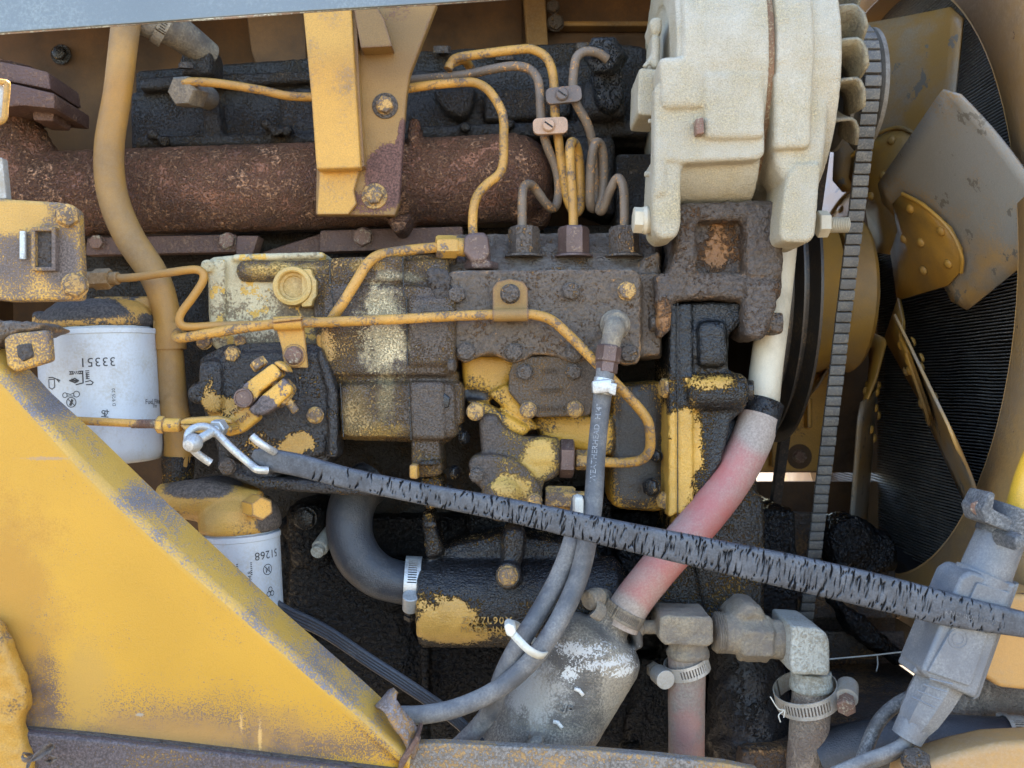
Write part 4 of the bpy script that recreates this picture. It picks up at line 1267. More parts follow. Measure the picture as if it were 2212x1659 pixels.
lathe(b, P(543, 859, -28), Vector((0, -1, 0)), [(0, S(21, -40)), (0.026, S(21, -40)), (0.027, S(20, -40)), (0.0272, S(17, -40)), (0.0262, S(16, -40)), (0.0265, 0)], 40)
for v in b.verts:
    pass
join(bm, b)
put_mesh('serrated_shaft', bm, 'nut_brown', lv)
bm = NB()
cyl(bm, P(572, 800, -42), P(640, 890, -40), S(9, -40), 20)
hexnut(bm, P(604, 852, -41), P(622, 868, -40), S(20, -40))
hexnut(bm, P(553, 778, -42), P(565, 794, -42), S(18, -40))
put_mesh('clamp_bolt', bm, 'bolt_yellow', lv)
def flat_fn(px, py, y, ang, yoff=0.0002):
    c = P(px, py, y)
    ca, sa = math.cos(R(ang)), math.sin(R(ang))
    def fn(x, yy, z):
        return c + Vector((x * ca - yy * sa, -z - yoff, x * sa + yy * ca))
    return fn
bm = NB()
text_bm(bm, "HG", 19 * S(1, -40), flat_fn(513, 886, -40, 38), 0.003)
text_bm(bm, "T804", 17 * S(1, -40), flat_fn(524, 906, -40, 38), 0.003)
put_mesh('cast_letters', bm, M['lever'], lv)

# linkage rod
lr = T('linkage_rod', 'thin rusty yellow rod with threaded end and clevis crossing the white filter', 'rod', (330, 920, -50))
bm = NB()
tube(bm, [(150, 908, -62), (320, 916, -54)], 9, 14, 2)
put_mesh('rod', bm, 'pipe_yellow', lr)
bm = NB()
for k in range(22):
    p0, p1 = P(284 + k * 3.0, 915.5, -55), P(286.4 + k * 3.0, 915.6, -55)
    lathe(bm, p0, p1 - p0, [(0, S(8, -55)), (0.0005, S(10, -55)), (0.0009, S(10, -55)), (0.0013, S(8, -55))], 14)
put_mesh('thread', bm, 'bolt_rust', lr)['kind'] = 'stuff'
bm = NB()
hexnut(bm, P(339, 917, -54), P(356, 918, -54), S(19, -54))
cyl(bm, P(354, 918, -54), P(392, 919, -54), S(15, -54))
put_mesh('lock_nut', bm, M['lever'], lr)
bm = NB()
prism(bm, [(388, 908), (404, 902), (470, 898), (500, 906), (502, 916), (388, 918)], -60, -52, 0.002)
prism(bm, [(390, 920), (400, 930), (440, 938), (500, 930), (500, 922), (390, 918)], -66, -42, 0.003)
put_mesh('clevis', bm, M['lever'], lr)

# ------------------------------------------------------------------ feed pump, timing window
fp = T('feed_pump', 'dirty yellow feed pump body with domed flange and side unions', 'pump', (1110, 1110, 0))
bm = NB()
prism(bm, [(1032, 895), (1075, 890), (1086, 920), (1130, 945), (1200, 945), (1206, 1034), (1150, 1050), (1120, 1010), (1040, 990)], -6, 60, 0.010)
cyl(bm, P(1110, 985, 12), P(1210, 988, 12), S(44, 12), 32, 0.004)
prism(bm, [(1010, 1000), (1022, 985), (1060, 980), (1110, 990), (1150, 1020), (1172, 1060), (1172, 1085), (1150, 1092), (1120, 1090), (1060, 1075), (1020, 1040)], -16, 30, 0.006)
prism(bm, [(1016, 992), (1060, 975), (1118, 985), (1160, 1015), (1178, 1055), (1160, 1060), (1060, 1000)], -8, 30, 0.005)
b = NB()
bmesh.ops.create_uvsphere(b, u_segments=24, v_segments=14, radius=S(46))
bmesh.ops.transform(b, matrix=Matrix.Translation(P(1086, 1066, -10)) @ Matrix.Diagonal((1, .8, .85, 1)), verts=list(b.verts))
join(bm, b)
prism(bm, [(1060, 1095), (1180, 1095), (1180, 1130), (1060, 1130)], 10, 60, 0.008)
M['feed'] = grime('greasy_feed_pump_paint', (0.55, 0.33, 0.07), (0.066, 0.048, 0.036), 0.64, s=26, fine=520, wf=0.5, soft=0.10, r0=0.42, r1=0.5, bump=0.35, lump=.5, lump_s=380,
    spots=[(1165, 985, 0, 40, 40, -0.3), (1100, 1050, -15, 45, 30, -0.18), (1050, 930, 0, 30, 60, 0.2), (1035, 1020, -10, 40, 30, .2)])
casting('feed_body', bm, M['feed'], fp, 0.0016, 3, 0.0006, .009)
bolt(fp, 1030, 1026, -16, 16, 'bolt_dark'); bolt(fp, 1155, 1082, -16, 16, 'bolt_yellow'); bolt(fp, 1027, 889, -6, 19, 'bolt_yellow')
bm = NB()
hexnut(bm, P(1208, 990, 10), P(1240, 991, 10), S(42, 10))
put_mesh('hex_plug', bm, 'nut_brown', fp)
bm = NB()
hexnut(bm, P(1178, 1076, 0), P(1242, 1078, 0), S(27))
cyl(bm, P(1240, 1078, 0), P(1275, 1080, 0), S(18))
put_mesh('lower_union', bm, 'bolt_yellow', fp)

fl = T('mounting_flange', 'bright yellow V-shaped mounting flange under the pump cover', 'flange', (1070, 930, 20))
bm = NB()
prism(bm, [(995, 765), (1120, 768), (1130, 800), (1095, 830), (1060, 850), (1000, 838)], 20, 80, 0.006)
prism(bm, [(1052, 850), (1098, 826), (1110, 850), (1166, 930), (1140, 930)], 10, 60, 0.006)
prism(bm, [(1000, 860), (1046, 868), (1150, 925), (1130, 946), (1074, 925), (1040, 900)], 4, 50, 0.006)
prism(bm, [(1150, 895), (1330, 895), (1330, 990), (1170, 960)], 30, 100, 0.01)
prism(bm, [(1320, 830), (1440, 820), (1440, 1110), (1320, 1100)], 40, 110, 0.01)
prism(bm, [(990, 838), (1060, 840), (1060, 872), (990, 866)], 24, 60, 0.004)
M['flange_y'] = grime('oil_edged_yellow', (0.58, 0.31, 0.04), (0.03, 0.025, 0.022), 0.40, s=26, fine=520, wf=0.5, soft=0.08, r0=0.4, r1=0.3, bump=0.3,
    spots=[(1380, 960, 40, 70, 160, 0.25), (1050, 790, 20, 70, 50, -0.12), (1260, 940, 30, 90, 30, -0.1), (1110, 890, 10, 30, 40, -.14), (1020, 855, 20, 40, 16, .3)])
casting('flange_body', bm, M['flange_y'], fl, 0.0018, 3, 0.0006)

tp = T('timing_plate', 'brown eight-sided inspection plate cast TIMING with four bolts', 'cover', (1190, 900, 10))
bm = NB()
prism(bm, [(1112, 772), (1272, 764), (1288, 800), (1292, 860), (1274, 898), (1160, 902), (1132, 886), (1098, 846), (1100, 806)], -2, 16, 0.003, 3)
M['tplate'] = grime('timing_plate_dirt', (0.36, 0.20, 0.065), (0.080, 0.058, 0.040), 0.62, s=22, fine=520, wf=0.5, soft=0.1, r0=0.55, r1=0.7, bump=0.3, lump=.4, lump_s=420)
put_mesh('plate', bm, M['tplate'], tp)
bm = NB()
text_bm(bm, "31307", 15 * S(1), flat_fn(1188, 803, -2, 2), 0.003)
text_bm(bm, "TILF-SET", 14 * S(1), flat_fn(1190, 844, -2, 2), 0.003)
text_bm(bm, "TIMING", 17 * S(1), flat_fn(1193, 883, -2, 1), 0.003, 1.1)
put_mesh('cast_letters', bm, M['tplate'], tp)
for (x, y, m) in ((1133, 804, 'bolt_dark'), (1239, 803, 'bolt_dark'), (1141, 886, 'bolt_yellow'), (1242, 884, 'bolt_yellow')):
    bolt(tp, x, y, -2, 18, m)

# ------------------------------------------------------------------ timing case
tc = T('timing_case', 'tall black oily timing case with a yellow flange strip and side boss', 'casing', (1530, 1130, 30))
bm = NB()
prism(bm, [(1446, 660), (1462, 652), (1462, 1110), (1444, 1120)], -4, 90, 0.002)
prism(bm, [(1466, 654), (1602, 650), (1604, 700), (1576, 720), (1574, 800), (1606, 810), (1608, 885), (1580, 910), (1560, 1000), (1480, 1120), (1466, 1120)], 2, 110, 0.006)
prism(bm, [(1466, 655), (1496, 653), (1500, 1112), (1466, 1114)], -4, 60, 0.003)
prism(bm, [(1508, 694), (1572, 690), (1576, 790), (1510, 796)], -10, 60, 0.008)
cyl(bm, P(1480, 848, 4), P(1610, 846, 4), S(40, 4), 32, 0.004)
prism(bm, [(1500, 640), (1640, 640), (1620, 700), (1500, 690)], 20, 110, 0.006)
prism(bm, [(1500, 900), (1600, 895), (1640, 1000), (1660, 1330), (1640, 1390), (1400, 1350), (1460, 1130)], 25, 140, 0.02)
prism(bm, [(1470, 1120), (1600, 1000), (1664, 1080), (1660, 1360), (1520, 1350)], 15, 140, 0.02)
prism(bm, [(1500, 1320), (1640, 1310), (1680, 1350), (1650, 1400), (1510, 1380)], 10, 120, 0.02)
casting('case_body', bm, 'timing', tc, 0.0018, 3, 0.001, .008)
bm = NB()
tube(bm, [(1464, 655, -5), (1464, 1115, -5)], 1.3, 6, 2)
put_mesh('joint_line', bm, 'bolt_oil', tc)
bolt(tc, 1612, 843, 4, 22, 'bolt_oil', ax=(1, -.25, 0)); bolt(tc, 1444, 838, 8, 22, 'bolt_yellow', ax=(-1, -.4, 0))
bolt(tc, 1410, 1052, 20, 20, 'bolt_oil', ax=(-.7, -.7, 0)); bolt(tc, 1440, 1080, 20, 20, 'bolt_yellow', ax=(-.7, -.7, 0)); bolt(tc, 1420, 985, 30, 14, 'bolt_oil', ax=(-.7, -.7, 0))

# ------------------------------------------------------------------ alternator bracket
ab = T('alternator_bracket', 'mud-caked bracket casting carrying the alternator above the timing case', 'bracket', (1550, 735, 0))
bm = NB()
prism(bm, [(1462, 520), (1466, 442), (1500, 436), (1690, 432), (1694, 560), (1690, 640), (1460, 640)], 6, 100, 0.006)
prism(bm, [(1418, 590), (1500, 586), (1692, 592), (1690, 646), (1620, 655), (1560, 644), (1500, 646), (1455, 652), (1450, 716), (1422, 734)], -12, 60, 0.006)
prism(bm, [(1460, 440), (1506, 438), (1508, 600), (1440, 604), (1462, 540)], -14, 60, 0.006)
prism(bm, [(1608, 436), (1692, 434), (1694, 600), (1610, 604)], -16, 60, 0.007)
prism(bm, [(1470, 436), (1690, 430), (1688, 474), (1500, 478)], -12, 60, 0.006)
prism(bm, [(1606, 600), (1690, 600), (1680, 660), (1656, 735), (1610, 732)], -18, 50, 0.007)
prism(bm, [(1662, 676), (1694, 674), (1696, 722), (1664, 722)], -10, 30, 0.006)
casting('bracket_body', bm, 'bracket_brown', ab, 0.0018, 3, 0.0016, .007)
bolt(ab, 1656, 697, 0, 24, 'bolt_dark', ax=(1, -.1, 0), h=1.8); bolt(ab, 1416, 698, 5, 18, 'bolt_dark', ax=(-1, -.2, 0))

# ================================================================== ALTERNATOR
al = T('alternator', 'big dusty cream alternator on its bracket above the timing case', 'alternator', (1600, 520, 70))
AC = Vector((0, 0.071, 0.297))
def AX(px, y=-48):
    return P(px, 0, y).x
bm = NB()
cylr = lambda x0, x1, r, **k: lathe(bm, Vector((x0, AC.y, AC.z)), Vector((1, 0, 0)), [(0, r - 0.003), (0.003, r), (x1 - x0 - 0.003, r), (x1 - x0, r - 0.003)], 72)
cylr(AX(1446, 75), AX(1660), 0.1185)
cylr(AX(1422, 75), AX(1452, 75), 0.117)
lathe(bm, Vector((AX(1470), 0.014, 0.219)), Vector((1, 0, 0)), [(0, 0.050), (AX(1652) - AX(1470), 0.050)], 56)
sector(bm, AC, AX(1428, 70), AX(1655), 0.09, 0.1225, -58, 140)
sector(bm, AC, AX(1524), AX(1657), 0.09, 0.1275, -42, 140)
sector(bm, AC, AX(1432, 70), AX(1522), 0.09, 0.126, -24, 140)
sector(bm, AC, AX(1418, 75), AX(1436, 75), 0.08, 0.118, -80, 140)
prism(bm, [(1420, 190), (1652, 180), (1654, 330), (1640, 344), (1470, 352), (1418, 348)], -49, -8, 0.007, 3)
prism(bm, [(1520, 150), (1654, 150), (1654, 298), (1522, 300)], -56, 20, 0.006, 3)
prism(bm, [(1424, 120), (1522, 120), (1522, 232), (1430, 234)], -55, -10, 0.006, 3)
prism(bm, [(1414, 180), (1440, 180), (1442, 420), (1412, 430)], -49, -26, 0.005, 3)
prism(bm, [(1412, 335), (1474, 340), (1472, 420), (1472, 490), (1462, 512), (1430, 517), (1412, 500), (1408, 420)], -46, 10, 0.006, 3)
prism(bm, [(1440, 330), (1480, 345), (1475, 375), (1440, 380)], -46, 20, 0.006)
casting('rear_housing', bm, 'cream', al, 0.0015, 3, 0.0004, .006)
bm = NB()
cylr(AX(1662), AX(1806), 0.1185)
sector(bm, AC, AX(1674), AX(1812), 0.09, 0.1235, -52, 140)
sector(bm, AC, AX(1674), AX(1752), 0.09, 0.1275, -42, 140)
lathe(bm, Vector((AX(1795), AC.y, AC.z)), Vector((1, 0, 0)), [(0, 0.10), (0.004, 0.1235), (0.008, 0.1235), (0.010, 0.118), (0.012, 0.09)], 72)
prism(bm, [(1674, 150), (1760, 150), (1754, 318), (1674, 322)], -55, 20, 0.006, 3)
prism(bm, [(1674, 180), (1800, 170), (1780, 380), (1700, 400), (1674, 352)], -46, 20, 0.008, 3)
prism(bm, [(1700, 380), (1720, 350), (1775, 350), (1768, 440), (1762, 510), (1748, 524), (1690, 522), (1684, 500), (1690, 440)], -50, 20, 0.007, 3)
casting('front_housing', bm, 'cream', al, 0.0015, 3, 0.0005, .006)
bm = NB()
lathe(bm, Vector((AX(1654), AC.y, AC.z)), Vector((1, 0, 0)), [(0, 0.100), (0, 0.1215), (AX(1672) - AX(1654), 0.1215), (AX(1672) - AX(1654), 0.100)], 72, cap=False)
M['stator'] = grime('rusty_laminations', (0.28, 0.15, 0.075), (0.40, 0.33, 0.2), 0.4, s=40, fine=420, wf=0.4, soft=0.1, r0=0.6, r1=0.8, bump=0.3)
put_mesh('stator_ring', bm, M['stator'], al)
bm = NB()
prism(bm, [(1380, 150), (1386, 146), (1428, 150), (1426, 250), (1380, 248), (1377, 240)], -10, 50, 0.004)
prism(bm, [(1402, 46), (1412, 34), (1432, 36), (1430, 72), (1410, 72)], 0, 40, 0.006)
tube(bm, [(1408, 66, 10), (1416, 90, 8), (1410, 120, 6), (1392, 146, 5)], 6, 10, 6)
prism(bm, [(1408, 75), (1428, 75), (1426, 146), (1410, 146)], 0, 40, 0.004)
casting('terminal_box', bm, 'cream', al, 0.0014, 2, 0.0003)
bm = NB()
cyl(bm, P(1392, 376, -20), P(1424, 378, -20), S(6, -20), 14)
cyl(bm, P(1400, 262, -10), P(1424, 262, -10), S(5, -10), 14)
put_mesh('stud', bm, 'cream', al)
bm = NB()
prism(bm, [(1503, 256), (1520, 252), (1522, 288), (1505, 290)], -60, -45, 0.0015)
put_mesh('through_bolt', bm, 'bolt_rust', al)
bm = NB()
cyl(bm, P(1384, 476, -22), P(1415, 478, -22), S(26, -22), 28, 0.002)
hexnut(bm, P(1367, 475, -22), P(1390, 476, -22), S(28, -22))
lathe(bm, P(1388, 476, -22), Vector((1, 0, 0)), [(0, S(28)), (0.003, S(30)), (0.005, S(28))], 28)
put_mesh('pivot_bolt', bm, 'cream_pipe', al)
bm = NB()
hexnut(bm, P(1764, 484, -22), P(1790, 484, -22), S(29, -22))
put_mesh('pivot_nut', bm, 'cream_pipe', al)
bm = NB()
for k in range(12):
    p0 = P(1789 + 3.6 * k, 486, -22)
    lathe(bm, p0, Vector((1, 0, 0)), [(0, S(14, -22)), (0.0006, S(17, -22)), (0.001, S(17, -22)), (0.0016, S(14, -22))], 16)
put_mesh('thread', bm, 'cream_pipe', al)['kind'] = 'stuff'
# cooling vanes: bent tongues round the drive end
for k, a in enumerate((62, 40, 20, 2, -16, -34)):
    bm = NB()
    e = lambda q: Vector((0, -math.cos(R(q)), math.sin(R(q))))
    t = lambda q: Vector((0, math.sin(R(q)), math.cos(R(q))))
    x0, x1 = AX(1813), AX(1813) + 0.025
    prof = [(x0, -0.002), (x0 + 0.008, 0.000), (x0 + 0.018, 0.001), (x1 - 0.004, -0.001), (x1, -0.008), (x1 + 0.001, -0.022)]
    b = NB()
    rows = []
    for rad in (0.062, 0.075, 0.09, 0.104, 0.113):
        rows.append([b.verts.new(AC + Vector((x - AC.x, 0, 0)) + e(a - (0.113 - rad) * 150) * (rad) + t(a) * (h + 0.006) + e(a) * 0.0) for x, h in prof])
    for i in range(len(rows) - 1):
        for j in range(len(prof) - 1):
            b.faces.new((rows[i][j], rows[i][j + 1], rows[i + 1][j + 1], rows[i + 1][j]))
    for v in b.verts:
        pass
    join(bm, b)
    o = put_mesh('cooling_vane', bm, 'cream_dark', al, angle=50)
    so = o.modifiers.new('thick', 'SOLIDIFY'); so.thickness = 0.003
bm = NB()
lathe(bm, Vector((AX(1808), AC.y, AC.z)), Vector((1, 0, 0)), [(0, 0.092), (0.004, 0.092), (0.006, 0.05), (0.03, 0.04), (0.03, 0)], 40)
put_mesh('vane_disc', bm, 'pulley', al)
XB = 0.342
bm = NB()
lathe(bm, Vector((XB - 0.016, AC.y, AC.z)), Vector((1, 0, 0)), [(0, 0.02), (0, 0.060), (0.003, 0.061), (0.008, 0.048), (0.024, 0.048), (0.029, 0.060), (0.033, 0.060), (0.033, 0.02)], 64)
put_mesh('drive_pulley', bm, 'pulley_grey', al)

# ------------------------------------------------------------------ belt
CR = Vector((XB, 0.345, -0.36)); RC = 0.088; RA = 0.0585
bl = T('fan_belt', 'worn ribbed drive belt running down from the alternator to the crank', 'belt', (XB, 0.2, -0.4) if False else Vector((XB, 0.2, -0.4)))
A2 = Vector((AC.y, AC.z)); C2 = Vector((CR.y, CR.z))
dv = C2 - A2; Ld = dv.length; dn = dv.normalized()
nrm = Vector((dn.y, -dn.x))
if nrm.x > 0:
    nrm = -nrm
sn = (RA - RC) / Ld
cs = math.sqrt(1 - sn * sn)
n1 = nrm * cs + dn * sn          # outward normal of the near run
n2 = -nrm * cs + dn * sn         # far run
def arc(c, r, v0, v1, n):
    a0, a1 = math.atan2(v0.y, v0.x), math.atan2(v1.y, v1.x)
    return a0, a1
loop = []
def add_line(p, q, n):
    for i in range(n):
        loop.append(p.lerp(q, i / n))
def add_arc(c, r, va, vb, n, sgn):
    a0, a1 = math.atan2(va.y, va.x), math.atan2(vb.y, vb.x)
    while sgn * (a1 - a0) < 0:
        a1 += sgn * 2 * math.pi
    for i in range(n):
        a = a0 + (a1 - a0) * i / n
        loop.append(c + Vector((math.cos(a), math.sin(a))) * r)
add_line(A2 + n1 * RA, C2 + n1 * RC, 60)
add_arc(C2, RC, n1, n2, 30, 1)
add_line(C2 + n2 * RC, A2 + n2 * RA, 60)
add_arc(A2, RA, n2, n1, 24, 1)
loop3 = [Vector((0, p.x, p.y)) for p in loop]
def belt_ring(h0, h1, w):
    b = NB()
    n = len(loop)
    rows = []
    for i in range(n):
        t = (loop[(i + 1) % n] - loop[i - 1]).normalized()
        o_ = Vector((t.y, -t.x))
        cen = (A2 + C2) / 2
        if o_.dot(loop[i] - cen) < 0:
            o_ = -o_
        rows.append([b.verts.new(Vector((XB + sx * w * k, *(loop[i] + o_ * h)))) for sx, h, k in ((-1, h0, .72), (1, h0, .72), (1, h1, 1), (-1, h1, 1))])
    for i in range(n):
        j = (i + 1) % n
        for k in range(4):
            b.faces.new((rows[i][k], rows[i][(k + 1) % 4], rows[j][(k + 1) % 4], rows[j][k]))
    bmesh.ops.recalc_face_normals(b, faces=list(b.faces))
    return b
bm = belt_ring(-0.006, 0.0005, 0.0078)
put_mesh('belt_body', bm, 'belt_gap', bl)
# one cog mesh shared along the visible front run
b = NB()
boxw(b, Vector(), (0.0158, 0.0045, 0.0098), None, 0.0009, 2)
cog = bpy.data.meshes.new('belt_cog')
b.to_mesh(cog); b.free()
cog.polygons.foreach_set('use_smooth', [True] * len(cog.polygons)); cog.set_sharp_from_angle(angle=R(35))
cog.materials.append(M['belt'])
pit = 0.0116
seq = [A2 + (Vector((math.cos(q), math.sin(q)))) * RA for q in [math.atan2(n1.y, n1.x) - k * pit / RA for k in range(11, 0, -1)]]
nl = int((C2 + n1 * RC - A2 - n1 * RA).length / pit)
seq += [A2 + n1 * RA + ((C2 + n1 * RC) - (A2 + n1 * RA)).normalized() * pit * k for k in range(nl + 1)]
cen0 = A2
for i, p in enumerate(seq):
    t = ((seq[min(i + 1, len(seq) - 1)] - seq[max(i - 1, 0)])).normalized()
    o_ = Vector((t.y, -t.x))
    if o_.x > 0 and i > 10:
        o_ = -o_
    if i <= 10:
        o_ = (p - A2).normalized()
    o = bpy.data.objects.new('belt_cog', cog)
    COL.objects.link(o)
    w = Vector((XB + random.uniform(-.0003, .0003), *(p + o_ * 0.0021)))
    o.parent = bl
    o.location = w - WL[bl.name]
    ang = math.atan2(-o_.y, -o_.x) 
    o.rotation_euler = (ang, 0, random.uniform(-.02, .02))

# ================================================================== FAN, PULLEY, SHROUD, RADIATOR
FC = Vector((0.43, 0.277, 0.110))
fn_ = T('cooling_fan', 'six-bladed yellow and grey cooling fan riveted to its hub', 'fan', FC)
hubm = NB()
lathe(hubm, Vector((0.385, FC.y, FC.z)), Vector((1, 0, 0)), [(0, 0.02), (0, 0.088), (0.004, 0.092), (0.026, 0.096), (0.031, 0.092), (0.034, 0.075), (0.036, 0.03), (0.055, 0.03), (0.055, 0)], 56)
put_mesh('hub', hubm, 'fan_hub', fn_)
rivet_b = NB()
lathe(rivet_b, Vector(), Vector((0, -1, 0)), [(0, 1), (0.25, 0.92), (0.5, 0.7), (0.62, 0.35), (0.65, 0)], 14)
RIV = bpy.data.meshes.new('rivet'); rivet_b.to_mesh(RIV); rivet_b.free()
RIV.polygons.foreach_set('use_smooth', [True] * len(RIV.polygons)); RIV.materials.append(M['fan_hub'])
blade_me = None
for k, adeg in enumerate((18, 78, 138, 198, 258, 318)):
    a = R(adeg)
    rad = Vector((0, -math.cos(a), math.sin(a)))
    tan = Vector((0, math.sin(a), math.cos(a)))
    ex = Vector((1, 0, 0))
    pitch = R(27)
    ch = (tan * math.cos(pitch) - ex * math.sin(pitch)).normalized()
    nb = rad.cross(ch).normalized()
    if nb.x > 0:
        nb = -nb                       # faces the engine
    cx = Vector((0.449, FC.y, FC.z))
    W, r0, r1, cr = 0.088, 0.122, 0.322, 0.018
    def outline(W, r0, r1, cr, seg=5):
        o_ = []
        for (sx, sy) in ((-1, 0), (1, 0), (1, 1), (-1, 1)):
            cxx = (r1 - cr) if sy else (r0 + cr)
            cyy = sx * (W - cr)
            st = {(-1, 0): 180, (1, 0): 90, (1, 1): 0, (-1, 1): 270}[(sx, sy)]
            ang = [st + 90 * i / seg for i in range(seg + 1)]
            if (sx, sy) == (1, 0):
                ang = [90 + 90 * i / seg for i in range(seg, -1, -1)]
            if (sx, sy) == (-1, 0):
                ang = [180 + 90 * i / seg for i in range(seg, -1, -1)]
            if (sx, sy) == (1, 1):
                ang = [0 + 90 * i / seg for i in range(seg, -1, -1)]
            if (sx, sy) == (-1, 1):
                ang = [270 + 90 * i / seg for i in range(seg, -1, -1)]
            pts_ = [(cxx + cr * math.cos(R(q)), cyy + cr * math.sin(R(q))) for q in ang]
            o_.append(pts_)
        return o_[3] + o_[2] + o_[1] + o_[0]
    ol = outline(W, r0, r1, cr)
    # blade: strips across the chord, slightly cambered, slightly wider outside
    bm = NB()
    nu, nv = 14, 10
    th = 0.0022
    G = [[None] * (nv + 1) for _ in range(nu + 1)]
    for i in range(nu + 1):
        u = i / nu
        rr = r0 + (r1 - r0) * u
        edge_in = 0.0
        dd = min(rr - r0, r1 - rr)
        wv = W * (0.97 + 0.03 * u)
        if dd < cr:
            wv -= cr - math.sqrt(max(0, cr * cr - (cr - dd) ** 2))
        for j in range(nv + 1):
            v = -1 + 2 * j / nv
            camb = 0.006 * (1 - v * v) - 0.002
            G[i][j] = bm.verts.new(cx + rad * rr + ch * (v * wv) + nb * (-camb))
    for i in range(nu):
        for j in range(nv):
            bm.faces.new((G[i][j], G[i][j + 1], G[i + 1][j + 1], G[i + 1][j]))
    bmesh.ops.recalc_face_normals(bm, faces=list(bm.faces))
    o = put_mesh('blade', bm, 'fan', fn_, angle=60)
    so = o.modifiers.new('thick', 'SOLIDIFY'); so.thickness = 0.0028; so.offset = 0
    # spider arm riveted over the blade root
    bm = NB()
    q_ = [(0.05, -0.030), (0.09, -0.040), (0.135, -0.052), (0.168, -0.050), (0.190, -0.034), (0.196, -0.010), (0.182, 0.030), (0.165, 0.054), (0.14, 0.056), (0.10, 0.036), (0.05, 0.032)]
    def armp(x, y):
        tw = min(1.0, max(0.0, (x - 0.05) / 0.08))
        d = (tan * math.cos(pitch * tw) - ex * math.sin(pitch * tw))
        off = 0.007 if x > 0.1 else 0.002
        return cx + rad * x + d * y + nb * (off - 0.004)
    ff = [bm.verts.new(armp(x, y)) for x, y in q_]
    ctr = [bm.verts.new(armp(x, 0)) for x in (0.07, 0.11, 0.15, 0.18)]
    bm.faces.new((ff[0], ff[1], ctr[0], ff[10]))
    bm.faces.new((ff[1], ff[2], ctr[1], ctr[0])); bm.faces.new((ctr[0], ctr[1], ff[9], ff[10]))
    bm.faces.new((ff[2], ff[3], ctr[2], ctr[1])); bm.faces.new((ctr[1], ctr[2], ff[8], ff[9]))
    bm.faces.new((ff[3], ff[4], ctr[3], ctr[2])); bm.faces.new((ctr[2], ctr[3], ff[6], ff[7], ff[8]))
    bm.faces.new((ff[4], ff[5], ff[6], ctr[3]))
    bmesh.ops.recalc_face_normals(bm, faces=list(bm.faces))
    o = arm_o = put_mesh('spider_arm', bm, 'fan_hub', fn_, angle=50)
    so = o.modifiers.new('thick', 'SOLIDIFY'); so.thickness = 0.0035; so.offset = 0
    bm = NB()
    tube(bm, [armp(0.170, -0.052) + nb * .002, armp(0.188, -0.040) + nb * .003, armp(0.197, -0.012) + nb * .003, armp(0.186, 0.026) + nb * .003, armp(0.166, 0.054) + nb * .002], 4.2, 8, 5)
    put_mesh('arm_lip', bm, 'fan_hub', fn_)
    for (x, y) in ((0.118, -0.022), (0.118, 0.020), (0.142, 0.002), (0.160, -0.036), (0.162, 0.036), (0.183, -0.006)):
        w = armp(x, y) + nb * 0.0015
        place('rivet', RIV, arm_o, w, nb, 0.0058, 'fan_hub')
        place('rivet', RIV, arm_o, armp(x, y) - nb * 0.0105, -nb, 0.0058, 'fan_hub')

py_ = T('fan_pulley', 'large grooved dark fan pulley with broad yellow face behind the belt', 'pulley', Vector((0.31, FC.y, FC.z)))
bm = NB()
lathe(bm, Vector((0.285, FC.y, FC.z)), Vector((1, 0, 0)), [(0, 0.12), (0, 0.172), (0.003, 0.180), (0.006, 0.180), (0.011, 0.158), (0.015, 0.158), (0.020, 0.176), (0.022, 0.176), (0.027, 0.158), (0.031, 0.158), (0.036, 0.181), (0.039, 0.181), (0.040, 0.12)], 96)
put_mesh('grooved_rim', bm, 'pulley', py_)
bm = NB()
lathe(bm, Vector((0.325, FC.y, FC.z)), Vector((1, 0, 0)), [(0, 0.05), (0, 0.104), (0.003, 0.106), (0.030, 0.100), (0.052, 0.094), (0.060, 0.05)], 80)
put_mesh('drum', bm, 'fan_hub', py_)

cp = T('crank_pulley', 'dark grooved crank pulley low behind the rubber strap', 'pulley', Vector((0.31, CR.y, CR.z)))
bm = NB()
lathe(bm, Vector((0.300, CR.y, CR.z)), Vector((1, 0, 0)), [(0, 0.03), (0, 0.170), (0.004, 0.176), (0.010, 0.150), (0.014, 0.150), (0.019, 0.172), (0.022, 0.172), (0.026, 0.09), (0.034, 0.08), (0.050, 0.08), (0.055, 0.09), (0.058, 0.09), (0.058, 0.03)], 80)
put_mesh('grooved_rim', bm, 'pulley', cp)

XS = 0.470
sh = T('fan_shroud', 'yellow-brown sheet shroud with a big round fan opening', 'shroud', Vector((XS, 0.2, -0.3)))
OC = Vector((XS, 0.357, 0.125)); OR = 0.370
bm = NB()
n = 96
Y0, Y1, Z0, Z1 = -0.118, 0.80, -0.285, 0.62
inner, outer = [], []
for i in range(n):
    a = 2 * math.pi * i / n
    d = Vector((0, math.cos(a), math.sin(a)))
    inner.append(bm.verts.new(OC + d * OR))
    # ray to rectangle
    ts = []
    if d.y > 1e-6: ts.append((Y1 - OC.y) / d.y)
    if d.y < -1e-6: ts.append((Y0 - OC.y) / d.y)
    if d.z > 1e-6: ts.append((Z1 - OC.z) / d.z)
    if d.z < -1e-6: ts.append((Z0 - OC.z) / d.z)
    outer.append(bm.verts.new(OC + d * min(ts)))
for i in range(n):
    j = (i + 1) % n
    bm.faces.new((inner[i], inner[j], outer[j], outer[i]))
bmesh.ops.recalc_face_normals(bm, faces=list(bm.faces))
o = put_mesh('face_sheet', bm, 'shroud', sh)
so = o.modifiers.new('thick', 'SOLIDIFY'); so.thickness = 0.004; so.offset = 0
bm = NB()
lathe(bm, OC - Vector((0.001, 0, 0)), Vector((1, 0, 0)), [(0, OR - 0.003), (0, OR + 0.001), (0.028, OR + 0.001), (0.028, OR - 0.003), (0, OR - 0.003)], 96, cap=False)
put_mesh('throat_ring', bm, 'shroud', sh)
b = NB()
